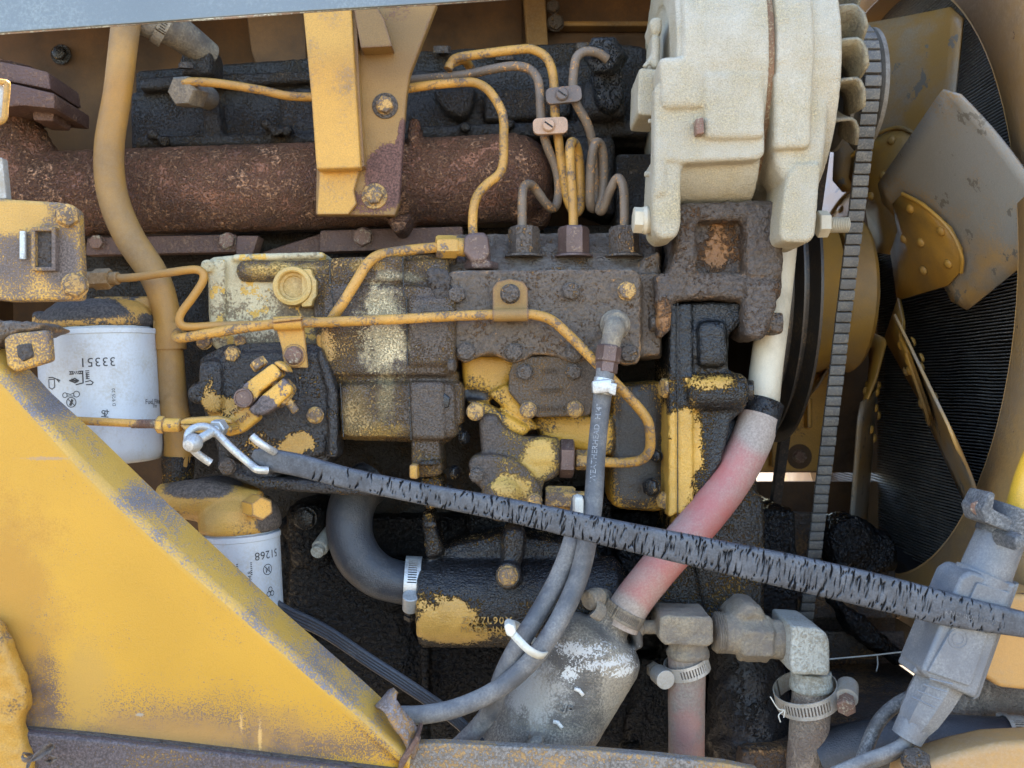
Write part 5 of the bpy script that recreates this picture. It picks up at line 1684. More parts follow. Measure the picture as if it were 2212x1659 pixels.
boxw(b, Vector((XS + 0.01, -0.112, 0.1)), (0.02, 0.02, 0.9), None, 0.006, 3)
put_mesh('front_edge', b, 'shroud', sh)

rd = T('radiator', 'black radiator core of thin rippled fins behind the fan', 'radiator', Vector((0.53, 0.25, -0.25)))
bm = NB()
boxw(bm, Vector((0.538, 0.32, 0.10)), (0.04, 0.94, 0.94), None, 0.002)
put_mesh('core', bm, 'core', rd)
bm = NB()
z = -0.30
rng = random.Random(3)
while z < 0.56:
    ny = 26
    prev = None
    for i in range(ny + 1):
        y = -0.12 + 0.88 * i / ny
        zz = z + 0.0011 * mnoise.noise(Vector((y * 14, z * 40, 0))) + 0.0018 * max(0, mnoise.noise(Vector((y * 9, z * 9, 4))) - .3)
        cur = [bm.verts.new((0.516, y, zz)), bm.verts.new((0.507 + 0.0012 * mnoise.noise(Vector((y * 30, z * 90, 2))), y, zz - 0.0008))]
        if prev:
            bm.faces.new((prev[0], prev[1], cur[1], cur[0]))
        prev = cur
    z += 0.0036
o = put_mesh('fin', bm, 'fin', rd)
so = o.modifiers.new('thick', 'SOLIDIFY'); so.thickness = 0.0012
o['kind'] = 'stuff'
bm = NB()
boxw(bm, Vector((0.512, 0.25, -0.245)), (0.05, 0.7, 0.03), Matrix.Rotation(R(8), 3, 'X'), 0.004)
put_mesh('bottom_tank', bm, 'core', rd)

# ================================================================== FUEL LINES
G_INJ = 'high pressure injector pipes above the pump'
bm = NB()
l1 = T('injector_pipe', 'yellow injector pipe dropping into the elbow block at the left of the pump top', 'pipe', (1040, 410, 30), G_INJ)
tube(bm, [(388, 196, 80), (392, 184, 68), (410, 177, 62), (470, 180, 62), (560, 194, 62), (620, 207, 62), (680, 210, 62)], 9.5, 16, 7)
tube(bm, [(870, 193, 70), (930, 184, 68), (1000, 178, 64), (1030, 180, 62), (1056, 196, 56), (1080, 232, 50), (1088, 262, 46), (1088, 300, 40), (1087, 350, 36), (1078, 376, 34), (1052, 398, 30), (1034, 418, 26), (1024, 444, 22), (1021, 480, 20), (1022, 510, 20)], 10, 16, 7)
tube(bm, [(680, 210, 62), (760, 206, 70), (870, 193, 70)], 9.5, 12, 5)
put_mesh('pipe', bm, 'pipe_yellow', l1)
bm = NB()
hexnut(bm, P(390, 196, 62), P(424, 203, 92), S(34, 74))
cyl(bm, P(418, 201, 88), P(450, 212, 130), S(26, 90))
put_mesh('pipe_nut', bm, 'dusty_brass', l1)

l2 = T('injector_pipe', 'ochre injector pipe arching highest and looping into the middle pump nut', 'pipe', (1240, 500, 50), G_INJ)
bm = NB()
tube(bm, [(1018, 150, 120), (1002, 130, 95), (975, 138, 82), (968, 150, 80)], 10, 14, 7)
tube(bm, [(972, 142, 82), (985, 126, 80), (1030, 118, 78), (1120, 107, 74), (1150, 107, 72), (1178, 122, 70), (1192, 150, 68), (1197, 190, 66), (1199, 250, 64), (1206, 300, 66), (1216, 370, 70), (1226, 430, 72), (1240, 458, 74), (1252, 452, 76), (1255, 420, 78), (1252, 350, 74), (1245, 316, 64), (1236, 306, 52), (1231, 320, 42), (1233, 370, 38), (1237, 430, 36), (1239, 500, 34)], 10, 14, 7)
put_mesh('pipe', bm, M['pipe_yellow'], l2)
l3 = T('injector_pipe', 'brown injector pipe curving down to a V bend and the left pump nut', 'pipe', (1130, 500, 50), G_INJ)
bm = NB()
tube(bm, [(870, 178, 96), (900, 172, 92), (1000, 162, 84), (1060, 150, 78), (1105, 143, 74), (1140, 148, 72), (1160, 168, 70), (1166, 200, 68), (1169, 260, 66), (1180, 310, 68), (1200, 360, 74), (1207, 400, 76), (1204, 436, 72), (1194, 450, 68), (1178, 438, 62), (1158, 410, 56), (1144, 398, 48), (1132, 404, 42), (1128, 430, 36), (1128, 510, 34)], 10, 14, 7)
put_mesh('pipe', bm, 'pipe_brown', l3)
l4 = T('injector_pipe', 'brown injector pipe from the sooty injector looping into the right pump nut', 'pipe', (1350, 500, 50), G_INJ)
bm = NB()
tube(bm, [(1312, 128, 70), (1290, 114, 66), (1262, 112, 62), (1245, 126, 60), (1239, 160, 58), (1238, 196, 58), (1246, 226, 60), (1266, 262, 64), (1278, 300, 70), (1288, 370, 76), (1290, 430, 78), (1282, 450, 72), (1275, 440, 64), (1275, 400, 58), (1277, 350, 54), (1283, 316, 52), (1291, 307, 56), (1300, 320, 62), (1304, 360, 66), (1302, 420, 66), (1295, 452, 62), (1302, 452, 56), (1318, 412, 48), (1332, 386, 42), (1342, 392, 38), (1348, 420, 36), (1349, 510, 34)], 10, 14, 7)
put_mesh('pipe', bm, 'pipe_brown', l4)

def twin_clamp(cx, cy, y, w, h, ang, mat, label):
    root = T('pipe_clamp', label, 'clamp', (cx, cy, y), 'screw clamps on the injector pipes')
    ca, sa = math.cos(R(ang)), math.sin(R(ang))
    def rr(w, h, r=12):
        pts = []
        for (sx, sy, a0) in ((1, 1, 0), (-1, 1, 90), (-1, -1, 180), (1, -1, 270)):
            for i in range(5):
                q = R(a0 + 90 * i / 4)
                x, yy = sx * (w / 2 - r) + r * math.cos(q), sy * (h / 2 - r) + r * math.sin(q)
                pts.append((cx + x * ca - yy * sa, cy + x * sa + yy * ca))
        return pts
    bm = NB()
    prism(bm, rr(w, h), y - 12, y - 6, 0.0015, 2)
    put_mesh('front_plate', bm, mat, root)
    bm = NB()
    prism(bm, rr(w - 2, h - 2), y + 4, y + 9, 0.0015, 2)
    put_mesh('back_plate', bm, mat, root)
    bm = NB()
    c = P(cx - 4, cy, y - 12)
    lathe(bm, c, Vector((0, -1, 0)), [(0, S(15)), (0.002, S(15)), (0.0035, S(12)), (0.0037, 0)], 24)
    sc_ = put_mesh('screw', bm, mat, root)
    bm = NB()
    q = R(35)
    boxw(bm, c + Vector((0, -0.0037, 0)), (S(22), 0.0006, S(3.4)), Matrix.Rotation(q, 3, 'Y'), 0)
    put_mesh('screw_slot', bm, 'crust', sc_)
twin_clamp(1218, 204, 58, 78, 36, -6, 'clip_brown', 'dark brown two-pipe clamp, the upper one, with slotted screw')
twin_clamp(1189, 271, 60, 76, 36, -3, 'copper', 'pale pinkish two-pipe clamp, the lower one, with slotted screw')

fa = T('fuel_pipe', 'short thick yellow pipe bending down from the union nut behind the long pipe', 'pipe', (800, 690, -12), 'low pressure fuel pipes across the pump')
bm = NB()
tube(bm, [(950, 534, 12), (905, 538, 10), (850, 545, 2), (815, 553, -6), (792, 572, -12), (772, 604, -16), (745, 648, -18), (722, 682, -16), (712, 700, -10)], 11.5, 18, 7)
put_mesh('pipe', bm, 'pipe_yellow', fa)
fbp = T('fuel_pipe', 'thin ochre pipe zigzagging from the brass nut in front of the filler tube', 'pipe', (400, 700, -10), 'low pressure fuel pipes across the pump')
bm = NB()
tube(bm, [(236, 600, -4), (280, 600, -8), (350, 591, -16), (408, 583, -20), (430, 584, -21), (440, 594, -22), (436, 612, -22), (415, 644, -22), (394, 672, -22), (387, 690, -22), (394, 703, -21), (414, 706, -20), (460, 704, -20), (540, 702, -20), (640, 698, -20)], 9, 16, 7)
put_mesh('pipe', bm, 'tube_big', fbp)
bm = NB()
hexnut(bm, P(203, 604, 0), P(240, 602, -4), S(23, -2))
cyl(bm, P(238, 602, -4), P(256, 601, -6), S(14, -4))
cyl(bm, P(170, 606, 2), P(206, 604, 0), S(18))
put_mesh('pipe_nut', bm, 'yellow_dusty', fbp)
fcp = T('fuel_pipe', 'long yellow pipe running across the whole pump then down to the feed pump union', 'pipe', (900, 690, -20), 'low pressure fuel pipes across the pump')
bm = NB()
tube(bm, [(392, 716, 0), (382, 722, -10), (384, 729, -16), (400, 729, -20), (480, 716, -26), (600, 699, -28), (700, 696, -28), (850, 690, -26), (1000, 682, -24), (1120, 679, -22), (1160, 681, -22), (1195, 694, -22), (1240, 735, -22), (1290, 786, -22), (1340, 838, -20), (1382, 884, -16), (1400, 912, -14), (1405, 945, -10), (1402, 975, -6), (1385, 993, 0), (1355, 999, 4), (1320, 999, 6), (1250, 993, 10)], 11, 18, 7)
put_mesh('pipe', bm, 'pipe_yellow', fcp)
bm = NB()
hexnut(bm, P(1243, 993, 10), P(1270, 994, 10), S(22, 10))
put_mesh('pipe_nut', bm, 'bolt_yellow', fcp)

pc = T('pipe_clip', 'yellow P-shaped clip holding the long pipe to the control cover', 'clip', (632, 796, -24), 'P clips on the long fuel pipe')
bm = NB()
tube(bm, [(592, 699, -28), (655, 697, -28)], 15, 22, 2)
prism(bm, [(594, 704), (640, 702), (656, 704), (665, 795), (614, 794), (608, 752)], -22, -18, 0.0012, 2)
prism(bm, [(586, 690), (650, 684), (652, 690), (588, 697)], -38, -20, 0.001)
put_mesh('strap', bm, M['copper'] if False else 'post', pc)
bolt(pc, 636, 768, -22, 20, 'bolt_rust', washer=25, wmat='post')
pc2 = T('pipe_clip', 'brown rounded clip holding the long pipe to the pump cover plate', 'clip', (1102, 700, -12), 'P clips on the long fuel pipe')
bm = NB()
tube(bm, [(1064, 681, -23), (1141, 680, -22)], 14, 22, 2)
prism(bm, [(1064, 686), (1064, 622), (1074, 608), (1102, 602), (1130, 608), (1140, 622), (1141, 686)], -14, -8, 0.0012, 2)
put_mesh('strap', bm, 'plate', pc2)
bolt(pc2, 1102, 635, -14, 21, 'bolt_dark')

# ================================================================== RETURN HOSES
hf = T('hose_fitting', 'elbow and brown hexagon nut feeding the lettered rubber hose', 'fitting', (1315, 800, -25))
bm = NB()
lathe(bm, P(1328, 702, -4), Vector((0, -1, 0)), [(0, S(33)), (0.004, S(33)), (0.006, S(29)), (0.012, S(27))], 30)
tube(bm, [(1328, 704, -8), (1327, 712, -26), (1322, 730, -32), (1316, 760, -34)], [23, 23, 22, 20], 24, 6)
casting('elbow', bm, M['dusty_brass'], hf, 0.0013, 2, 0.0003)
bm = NB()
hexnut(bm, P(1317, 746, -34), P(1312, 784, -35), S(27, -34))
hexnut(bm, P(1312, 782, -35), P(1309, 806, -36), S(24, -34))
put_mesh('nut', bm, 'nut_brown', hf)

h1path = [(1308, 798, -36), (1303, 840, -38), (1294, 920, -42), (1287, 1000, -47), (1282, 1080, -52), (1272, 1150, -58), (1255, 1230, -66), (1228, 1300, -76), (1190, 1370, -88), (1140, 1435, -92), (1070, 1492, -92), (990, 1528, -92), (920, 1543, -92), (860, 1546, -88)]
hs = T('rubber_hose', 'black lettered hose dropping past the strap and curving left behind the yellow tip', 'hose', (1250, 1550, -80), 'rubber return hoses')
bm = NB()
tube(bm, h1path, [20, 20, 19.5, 20, 20.5, 21, 21.5, 21.5, 21, 21, 20.5, 20, 20, 20], 26, 8)
put_mesh('hose_body', bm, 'hose', hs)
hp = catmull([V3(p) for p in h1path], 12)
def hose_fn(c_idx, rad, side=0.0):
    c0 = hp[c_idx]
    t = (hp[c_idx + 4] - hp[c_idx - 4]).normalized()
    up = -t
    rt = Vector((0, -1, 0)).cross(up).normalized()
    rt = -rt if rt.x < 0 else rt
    fw = rt.cross(up).normalized()
    if fw.y > 0:
        fw = -fw
    def fn(x, y, z):
        ix = c_idx - x / (hp[c_idx + 1] - hp[c_idx]).length
        i0 = int(max(0, min(len(hp) - 2, ix)))
        c = hp[i0].lerp(hp[i0 + 1], max(0, min(1, ix - i0)))
        a = side - y / rad
        return c + (rt * math.sin(a) + fw * math.cos(a)) * (rad + 0.0002 + max(z, 0))
    return fn
M['print_grey'] = grime('grey_hose_print', (0.30, 0.31, 0.32), (0.15, 0.15, 0.16), 0.3, s=160, fine=500, wf=0.4, r0=0.6, r1=0.7, bump=0.02)
bm = NB()
text_bm(bm, "WEATHERHEAD  H/4\"", 17 * S(1, -40), hose_fn(30, S(19.5, -44), -.3), 0.0002, 1.0)
put_mesh('print', bm, M['print_grey'], hs)
cw = P(1302, 832, -38)
bm = NB()
tube(bm, [(1306, 818, -37), (1300, 852, -38)], 22.5, 24, 2)
prism(bm, [(1278, 822), (1322, 818), (1324, 848), (1280, 852)], -54, -46, 0.003, 2)
prism(bm, [(1318, 826), (1334, 828), (1330, 856), (1314, 850)], -54, -44, 0.002, 2)
put_mesh('clamp', bm, 'zinc', hs)
hs2 = T('rubber_hose', 'second grey hose tied alongside, passing down behind the frame rail', 'hose', (1100, 1650, -70), 'rubber return hoses')
bm = NB()
tube(bm, [(1256, 1075, -30), (1250, 1110, -36), (1236, 1170, -50), (1205, 1250, -62), (1160, 1330, -74), (1116, 1400, -82), (1086, 1460, -80), (1062, 1530, -74), (1020, 1585, -66), (960, 1640, -60), (900, 1690, -58)], 20.5, 24, 8)
put_mesh('hose_body', bm, 'hose', hs2)
bm = NB()
prism(bm, [(1240, 1072), (1262, 1072), (1262, 1120), (1240, 1120)], -62, -40, 0.004)
put_mesh('sleeve', bm, 'nylon', hs2)

zt = T('cable_tie', 'white nylon cable tie round the two hoses', 'cable tie', (1140, 1390, -110))
bm = NB()
zp = [(1098, 1356, -96), (1104, 1364, -102), (1118, 1380, -112), (1140, 1402, -116), (1160, 1414, -112), (1172, 1416, -104), (1180, 1412, -92), (1176, 1404, -80), (1150, 1382, -64), (1118, 1352, -62), (1098, 1346, -76), (1096, 1352, -92)]
c = catmull([V3(p) for p in zp], 8)
w = Vector((0.52, 0.0, 0.86))
rows = []
for (t, a, d) , p in zip(frames(c), c):
    ww = (Vector((0.55, 0, -0.0)) - t * 0.55 * t.x)
    side = Vector((t.z, 0, -t.x))
    if side.length < 0.2:
        side = Vector((0.75, 0, -0.66))
    side.normalize()
    side = Vector((0.62, 0, 0.78)) * (1 if True else 0)
    rows.append((p - side * 0.0032, p + side * 0.0032))
b = NB()
vv = [[b.verts.new(q) for q in r_] for r_ in rows]
for i in range(len(vv) - 1):
    b.faces.new((vv[i][0], vv[i][1], vv[i + 1][1], vv[i + 1][0]))
join(bm, b)
o = put_mesh('tie_band', bm, 'nylon', zt, angle=60)
so = o.modifiers.new('thick', 'SOLIDIFY'); so.thickness = 0.0016; so.offset = 0
bm = NB()
prism(bm, [(1088, 1352), (1098, 1345), (1112, 1352), (1116, 1366), (1106, 1378), (1094, 1374)], -110, -92, 0.0022, 2)
put_mesh('tie_head', bm, 'nylon', zt)

# ================================================================== RED HOSE, PIPE, CANISTER
cpipe = T('coolant_pipe', 'cream painted steel pipe coming down beside the timing case', 'pipe', (1650, 900, 30))
bm = NB()
tube(bm, [(1690, 500, 60), (1680, 600, 50), (1668, 700, 40), (1656, 790, 34), (1648, 860, 30), (1640, 920, 26)], [34, 34, 34.5, 35, 36, 36], 32, 6)
put_mesh('pipe_body', bm, 'cream_pipe', cpipe)
bm = NB()
tube(bm, [(1652, 868, 30), (1634, 930, 24)], [42, 42], 36, 3)
prism(bm, [(1605, 890), (1630, 880), (1640, 920), (1600, 960)], 20, 60, 0.006)
put_mesh('rubber_collar', bm, 'hose_oily', cpipe)

rh = T('red_hose', 'faded red hose slanting from the cream pipe down into the grey canister', 'hose', (1480, 1330, 0))
bm = NB()
tube(bm, [(1640, 900, 26), (1626, 945, 22), (1600, 1000, 16), (1560, 1064, 8), (1500, 1140, -6), (1440, 1208, -16), (1390, 1268, -22), (1356, 1315, -24), (1338, 1350, -24)], [43, 44, 44.5, 44, 43, 42, 41.5, 42, 42], 40, 8, wob=.012)
put_mesh('hose_body', bm, 'hose_red', rh)

cn = T('filter_canister', 'grey dust-caked canister with white scraped shoulder cast UP', 'canister', (1180, 1650, -20))
A0 = P(1322, 1338, -20)
dx, dz = -0.52, -0.855
CAX = Vector((dx, 0.0, dz)).normalized()
cr_ = S(108, -20)
bm = NB()
lathe(bm, A0, CAX, [(-0.006, S(44, -20)), (0.006, S(45, -20)), (0.010, S(52, -20)), (0.0125, S(74, -20)), (0.0165, S(91, -20)), (0.023, S(102, -20)), (0.031, S(107, -20)), (0.040, cr_), (0.18, cr_), (0.183, cr_ * 0.97)], 64)
prism(bm, [(1360, 1345), (1385, 1330), (1392, 1400), (1374, 1410)], -30, 10, 0.006)
casting('body', bm, 'can', cn, 0.0017, 2, 0.0007, .01)
CRT = Vector((0.855, 0, -0.52)); 
def can_fn(px, py, ang=0):
    p = P(px, py, -60)
    t0 = (p - A0).dot(CAX)
    ex = (p - (A0 + CAX * t0)).dot(CRT)
    a0 = math.asin(max(-.98, min(.98, ex / cr_)))
    ca, sa = math.cos(R(ang)), math.sin(R(ang))
    def fn(x, y, z):
        # text plane: x along picture right, y along picture up, in the canister's skin
        X_, Z_ = x * ca - y * sa, x * sa + y * ca
        along = X_ * CAX.x + Z_ * CAX.z
        across = X_ * CRT.x + Z_ * CRT.z
        a = a0 + across / cr_
        return A0 + CAX * (t0 + along) + (CRT * math.sin(a) + Vector((0, -1, 0)) * math.cos(a)) * (cr_ + 0.0006 + z)
    return fn
bm = NB()
text_bm(bm, "UP", 25 * S(1, -60), can_fn(1221, 1527, -14), 0.004, 1.1)
put_mesh('cast_letters', bm, 'can', cn)
bm = NB()
u = S(1, -60)
for (x, y, g_) in ((1249, 1490, 's'), (1204, 1560, 'l')):
    f = can_fn(x, y, -30)
    b = NB()
    stroke_bm(b, [[(-9 * u, 2 * u), (-2 * u, 4 * u), (9 * u, 0)]], 7 * u, f)
    join(bm, b)
o = put_mesh('cast_mark', bm, 'chip_white', cn)
so = o.modifiers.new('thick', 'SOLIDIFY'); so.thickness = 0.0025; so.offset = 0
hc = T('hose_clamp', 'dust-caked hose clamp with loose tail on the red hose at the canister', 'hose clamp', (1330, 1330, -24), 'worm-drive hose clamps')
cc_ = P(1348, 1326, -24); ca_ = P(1338, 1350, -24) - P(1360, 1310, -24)
clampband(hc, cc_, ca_, S(44, -24), S(28, -24), 'dusty_brass', 18, (-40, 60), 118, screw_r=0.0085)
bm = NB()
b = NB()
q_ = [(1296, 1296, -66), (1302, 1318, -72), (1286, 1334, -76), (1280, 1338, -74)]
v0 = [b.verts.new(P(x - 10, y - 6, y_)) for x, y, y_ in q_]
v1 = [b.verts.new(P(x + 14, y + 8, y_ + 4)) for x, y, y_ in q_]
for i in range(3):
    b.faces.new((v0[i], v0[i + 1], v1[i + 1], v1[i]))
join(bm, b)
o = put_mesh('loose_tail', bm, 'dusty_brass', hc, angle=70)
so = o.modifiers.new('thick', 'SOLIDIFY'); so.thickness = 0.0015
ss = o.modifiers.new('round', 'SUBSURF'); ss.levels = 2; ss.render_levels = 2
bm = NB()
lathe(bm, P(1290, 1290, -52), Vector((-0.6, -0.7, -0.05)), [(0, S(20)), (0.006, S(21)), (0.012, S(20)), (0.0135, S(17)), (0.0136, 0)], 24)
put_mesh('screw', bm, 'dusty_brass', hc)

# dried leaf-like muck at the canister foot
bm = NB()
prism(bm, [(1140, 1600), (1158, 1590), (1172, 1596), (1176, 1620), (1150, 1628), (1136, 1618)], -76, -50, 0.006)
o = casting('mud_cake', bm, 'can', None, 0.0016, 2, 0.003, .006)
tag(o, 'crust of dried mud at the foot of the canister on the rail', 'mud')

# ================================================================== TEE FITTINGS AND LOWER HOSES
te = T('tee_fitting', 'dust-caked brass tee and coupling line with chalky white elbow at its right end', 'fitting', (1560, 1420, -20))
bm = NB()
cyl(bm, P(1372, 1354, -20), P(1430, 1354, -20), S(15, -20), 20)
cyl(bm, P(1376, 1354, -20), P(1388, 1354, -20), S(22, -20), 20)
prism(bm, [(1426, 1336), (1434, 1330), (1536, 1333), (1542, 1345), (1542, 1388), (1530, 1398), (1438, 1394), (1424, 1384)], -48, 6, 0.008, 3)
tube(bm, [(1486, 1370, -20), (1486, 1420, -20)], 42, 28, 3)
tube(bm, [(1486, 1404, -20), (1486, 1418, -20)], 46, 28, 3)
cyl(bm, P(1540, 1366, -20), P(1600, 1370, -20), S(42, -20), 30, 0.003)
hexnut(bm, P(1592, 1378, -20), P(1664, 1380, -20), S(52, -20))
cyl(bm, P(1660, 1380, -20), P(1712, 1384, -20), S(42, -20), 30, 0.004)
prism(bm, [(1568, 1346), (1612, 1302), (1650, 1310), (1662, 1346)], -30, 60, 0.008)
casting('tee_body', bm, 'dusty_brass', te, 0.0016, 2, 0.0009, .007)
bm = NB()
for k in range(4):
    lathe(bm, P(1545 + 5 * k, 1366, -20), Vector((1, 0, 0)), [(0, S(42, -20)), (0.0008, S(44.5, -20)), (0.0016, S(42, -20))], 30)
put_mesh('thread', bm, 'dusty_brass', te)['kind'] = 'stuff'
bm = NB()
prism(bm, [(1711, 1352), (1768, 1356), (1786, 1368), (1793, 1384), (1794, 1448), (1790, 1460), (1712, 1458), (1708, 1440)], -54, 14, 0.006, 3)
tube(bm, [(1752, 1450, -20), (1752, 1492, -20)], 43, 30, 3)
tube(bm, [(1752, 1470, -20), (1752, 1486, -20)], 46, 30, 3)
casting('white_elbow', bm, 'pale_fitting', te, 0.0015, 2, 0.0004)
bm = NB()
cyl(bm, P(1706, 1384, -20), P(1714, 1384, -20), S(44, -20), 30)
put_mesh('joint_ring', bm, 'dusty_brass', te)

lh = T('lower_hose', 'short dusty pink hose hanging from the tee behind the rail', 'hose', (1484, 1650, -20), 'hoses below the tee')
bm = NB()
tube(bm, [(1484, 1415, -20), (1484, 1450, -20), (1483, 1520, -19), (1483, 1600, -18), (1482, 1720, -16)], [41, 40, 39.5, 38.5, 38.5], 32, 6, wob=.02)
put_mesh('hose_body', bm, 'hose_red_small', lh)
lh2 = T('lower_hose', 'mud-grey hose hanging from the white elbow', 'hose', (1745, 1650, -20), 'hoses below the tee')
bm = NB()
tube(bm, [(1752, 1485, -20), (1751, 1530, -20), (1747, 1580, -20), (1742, 1640, -18), (1738, 1720, -16)], [39, 42, 42, 41, 41], 32, 6, wob=.03)
put_mesh('hose_body', bm, 'hose_mud', lh2)
k1 = T('hose_clamp', 'slotted steel clamp tilted on the pink hose under the tee', 'hose clamp', (1484, 1440, -20), 'worm-drive hose clamps')
clampband(k1, P(1484, 1438, -20), Vector((0.30, 0.10, -1)), S(46, -20), S(31, -20), 'steel_dull', 15, (-85, 30), 78, screw_r=0.0075, screw_mat='dusty_brass')
k2 = T('hose_clamp', 'wide bright slotted clamp sprung loose round the hose under the white elbow', 'hose clamp', (1740, 1510, -20), 'worm-drive hose clamps')
clampband(k2, P(1742, 1500, -22), Vector((0.26, 0.22, -1)), S(66, -24), S(40, -24), 'steel_dull', 18, (-28, 78), -66, screw_r=0.0085, screw_mat='bolt_rust')
lw = T('frayed_thread', 'frayed pale thread dangling from the loose hose clamp', 'thread', (1688, 1560, -50))
bm = NB()
tube(bm, [(1664, 1505, -52), (1680, 1530, -52), (1692, 1535, -50), (1682, 1545, -50), (1686, 1560, -50)], 1.3, 6, 5)
tube(bm, [(1690, 1534, -50), (1695, 1535, -50), (1693, 1550, -50)], 1.2, 6, 5)
put_mesh('strand', bm, 'nylon', lw)

bh = T('lower_radiator_hose', 'thick oil-swollen black hose standing between the pink hose and the white elbow', 'hose', (1615, 1650, 60))
bm = NB()
tube(bm, [(1600, 1330, 70), (1606, 1400, 66), (1615, 1480, 60), (1616, 1560, 56), (1612, 1640, 56), (1606, 1740, 60)], [70, 78, 84, 88, 88, 88], 44, 8, wob=.05)
casting('hose_body', bm, 'hose_oily', bh, 0.0022, 2, 0.002, .012)

# ------------------------------------------------------------------ J hose, oil cooler cylinder
jh = T('bypass_hose', 'thick black J-shaped rubber hose curving under the pump', 'hose', (800, 1300, 40))
bm = NB()
tube(bm, [(800, 1040, 70), (772, 1066, 56), (756, 1110, 46), (757, 1160, 40), (776, 1206, 36), (812, 1240, 34), (855, 1256, 34), (905, 1262, 34)], [48, 50, 50, 49, 49, 47, 46, 46], 40, 9)
put_mesh('hose_body', bm, 'hose_black', jh)
k3 = T('hose_clamp', 'shiny oily slotted clamp on the black J hose at the cylinder', 'hose clamp', (893, 1250, 34), 'worm-drive hose clamps')
clampband(k3, P(892, 1257, 34), Vector((1, 0.05, -0.05)), S(53, 34), S(34, 34), 'zinc', 12, (-75, -8), 30, screw_r=0.0068, screw_mat='bolt_oil')

oc = T('pump_cylinder', 'black and gold horizontal cylinder cast ZW7L90 MADE IN', 'cylinder', (1100, 1395, 40))
CY = P(1100, 1298, 40); CR_ = S(97, 40)
bm = NB()
lathe(bm, P(906, 1298, 40), Vector((1, 0, 0)), [(0, CR_ - 0.006), (0.002, CR_ - 0.002), (0.006, CR_), (0.19, CR_), (0.2, CR_ - .01)], 64)
prism(bm, [(908, 1106), (935, 1106), (960, 1200), (920, 1215)], 20, 70, 0.006)
prism(bm, [(1085, 1140), (1140, 1140), (1132, 1230), (1080, 1240)], -20, 40, 0.012)
prism(bm, [(950, 1180), (1090, 1150), (1300, 1180), (1300, 1240), (950, 1240)], 30, 90, 0.012)
cyl(bm, P(1102, 1242, 10), P(1098, 1242, -36), S(29, -20), 28, 0.003)
casting('cylinder_body', bm, 'pump_cyl', oc, 0.0017, 2, 0.0008, .009)
def cyl_fn(px, py):
    p = P(px, py, 0)
    h = (p.z - CY.z)
    a0 = math.asin(max(-.97, min(.97, h / CR_ * 1.02)))
    def fn(x, y, z):
        a = a0 + y / CR_
        return Vector((p.x + x, CY.y - math.cos(a) * (CR_ + 0.0003 + z), CY.z + math.sin(a) * (CR_ + 0.0003 + z)))
    return fn
bm = NB()
text_bm(bm, "ZW7L90X", 22 * S(1), cyl_fn(1052, 1338), 0.0024, 1.2)
text_bm(bm, "MADE IN", 19 * S(1), cyl_fn(1040, 1358), 0.0024, 1.25)
M['cast_gold'] = grime('worn_cast_letters', (0.50, 0.30, 0.09), (0.03, 0.026, 0.024), 0.35, s=120, fine=500, wf=0.4, soft=0.06, r0=0.4, r1=0.3, bump=0.2)
put_mesh('cast_letters', bm, M['cast_gold'], oc)
bolt(oc, 1097, 1243, -36, 21, 'bolt_yellow', washer=26, wmat='bolt_oil')
se = T('drain_tap', 'small beige drain tap behind the white filter', 'tap', (690, 1190, 60))
bm = NB()
cyl(bm, P(715, 1150, 70), P(690, 1185, 45), S(18, 60), 24)
cyl(bm, P(692, 1182, 48), P(684, 1194, 38), S(14, 50), 20)
put_mesh('tap_body', bm, 'pale_fitting', se)
bolt(blk, 660, 1120, 95, 24, 'bolt_oil')

cb = T('flat_cable', 'flat black ribbed cable running down behind the yellow panel', 'cable', (800, 1500, 20))
bm = NB()
for k in range(4):
    tube(bm, [(560, 1270 + 7 * k, 10 + k), (613, 1310 + 7 * k, 0), (700, 1352 + 7 * k, -10), (800, 1418 + 7 * k, -20), (880, 1470 + 7 * k, -26), (980, 1540 + 7 * k, -30), (1060, 1620 + 7 * k, -30)], 6, 10, 7)
o = put_mesh('strand', bm, 'hose_black', cb)
o['kind'] = 'stuff'

# ================================================================== RUBBER STRAP
st_path = [(548, 978, -84), (566, 986, -84), (600, 996, -84), (650, 1006, -86), (750, 1032, -90), (900, 1064, -96), (1100, 1102, -104), (1300, 1147, -112), (1500, 1190, -120), (1700, 1233, -130), (1900, 1279, -142), (2050, 1316, -150), (2212, 1349, -158), (2330, 1374, -164)]
st_w = [18, 42, 48, 48, 44, 44, 50, 58, 66, 74, 76, 72, 54, 52]
stp = T('rubber_strap', 'long cracked black rubber tie-down strap stretched across the engine', 'strap', (1400, 1170, -115))
rng = np.random.RandomState(5)
NU, NV = 1500, 64
cp_ = catmull([V3(p) for p in st_path], 60)
seglen = np.array([0] + [(b_ - a_).length for a_, b_ in zip(cp_[:-1], cp_[1:])]).cumsum()
Lt = seglen[-1]
fr = frames(cp_)
arrc = np.array([list(p) for p in cp_])
us = np.linspace(0, Lt, NU)
cen = np.stack([np.interp(us, seglen, arrc[:, k]) for k in range(3)], 1)
tg_ = np.gradient(cen, axis=0); tg_ /= np.linalg.norm(tg_, axis=1)[:, None]
fwv = np.tile(np.array([0.0, -1.0, 0.0]), (NU, 1)); fwv -= tg_ * (fwv * tg_).sum(1)[:, None]; fwv /= np.linalg.norm(fwv, axis=1)[:, None]
acr = np.cross(tg_, fwv)
if acr[0, 2] < 0:
    acr = -acr
wid = np.interp(us, np.interp(np.linspace(0, len(st_path) - 1, len(st_path)), np.arange(len(cp_)) / 60.0, seglen), [S(w_ / 2, p[2]) for w_, p in zip(st_w, st_path)])
thk = np.interp(us / Lt, [0, .03, .08, .2, .9, 1], [.004, .0055, .0055, .0060, .0065, .0065])
ang = np.linspace(0, 2 * np.pi, NV, endpoint=False)
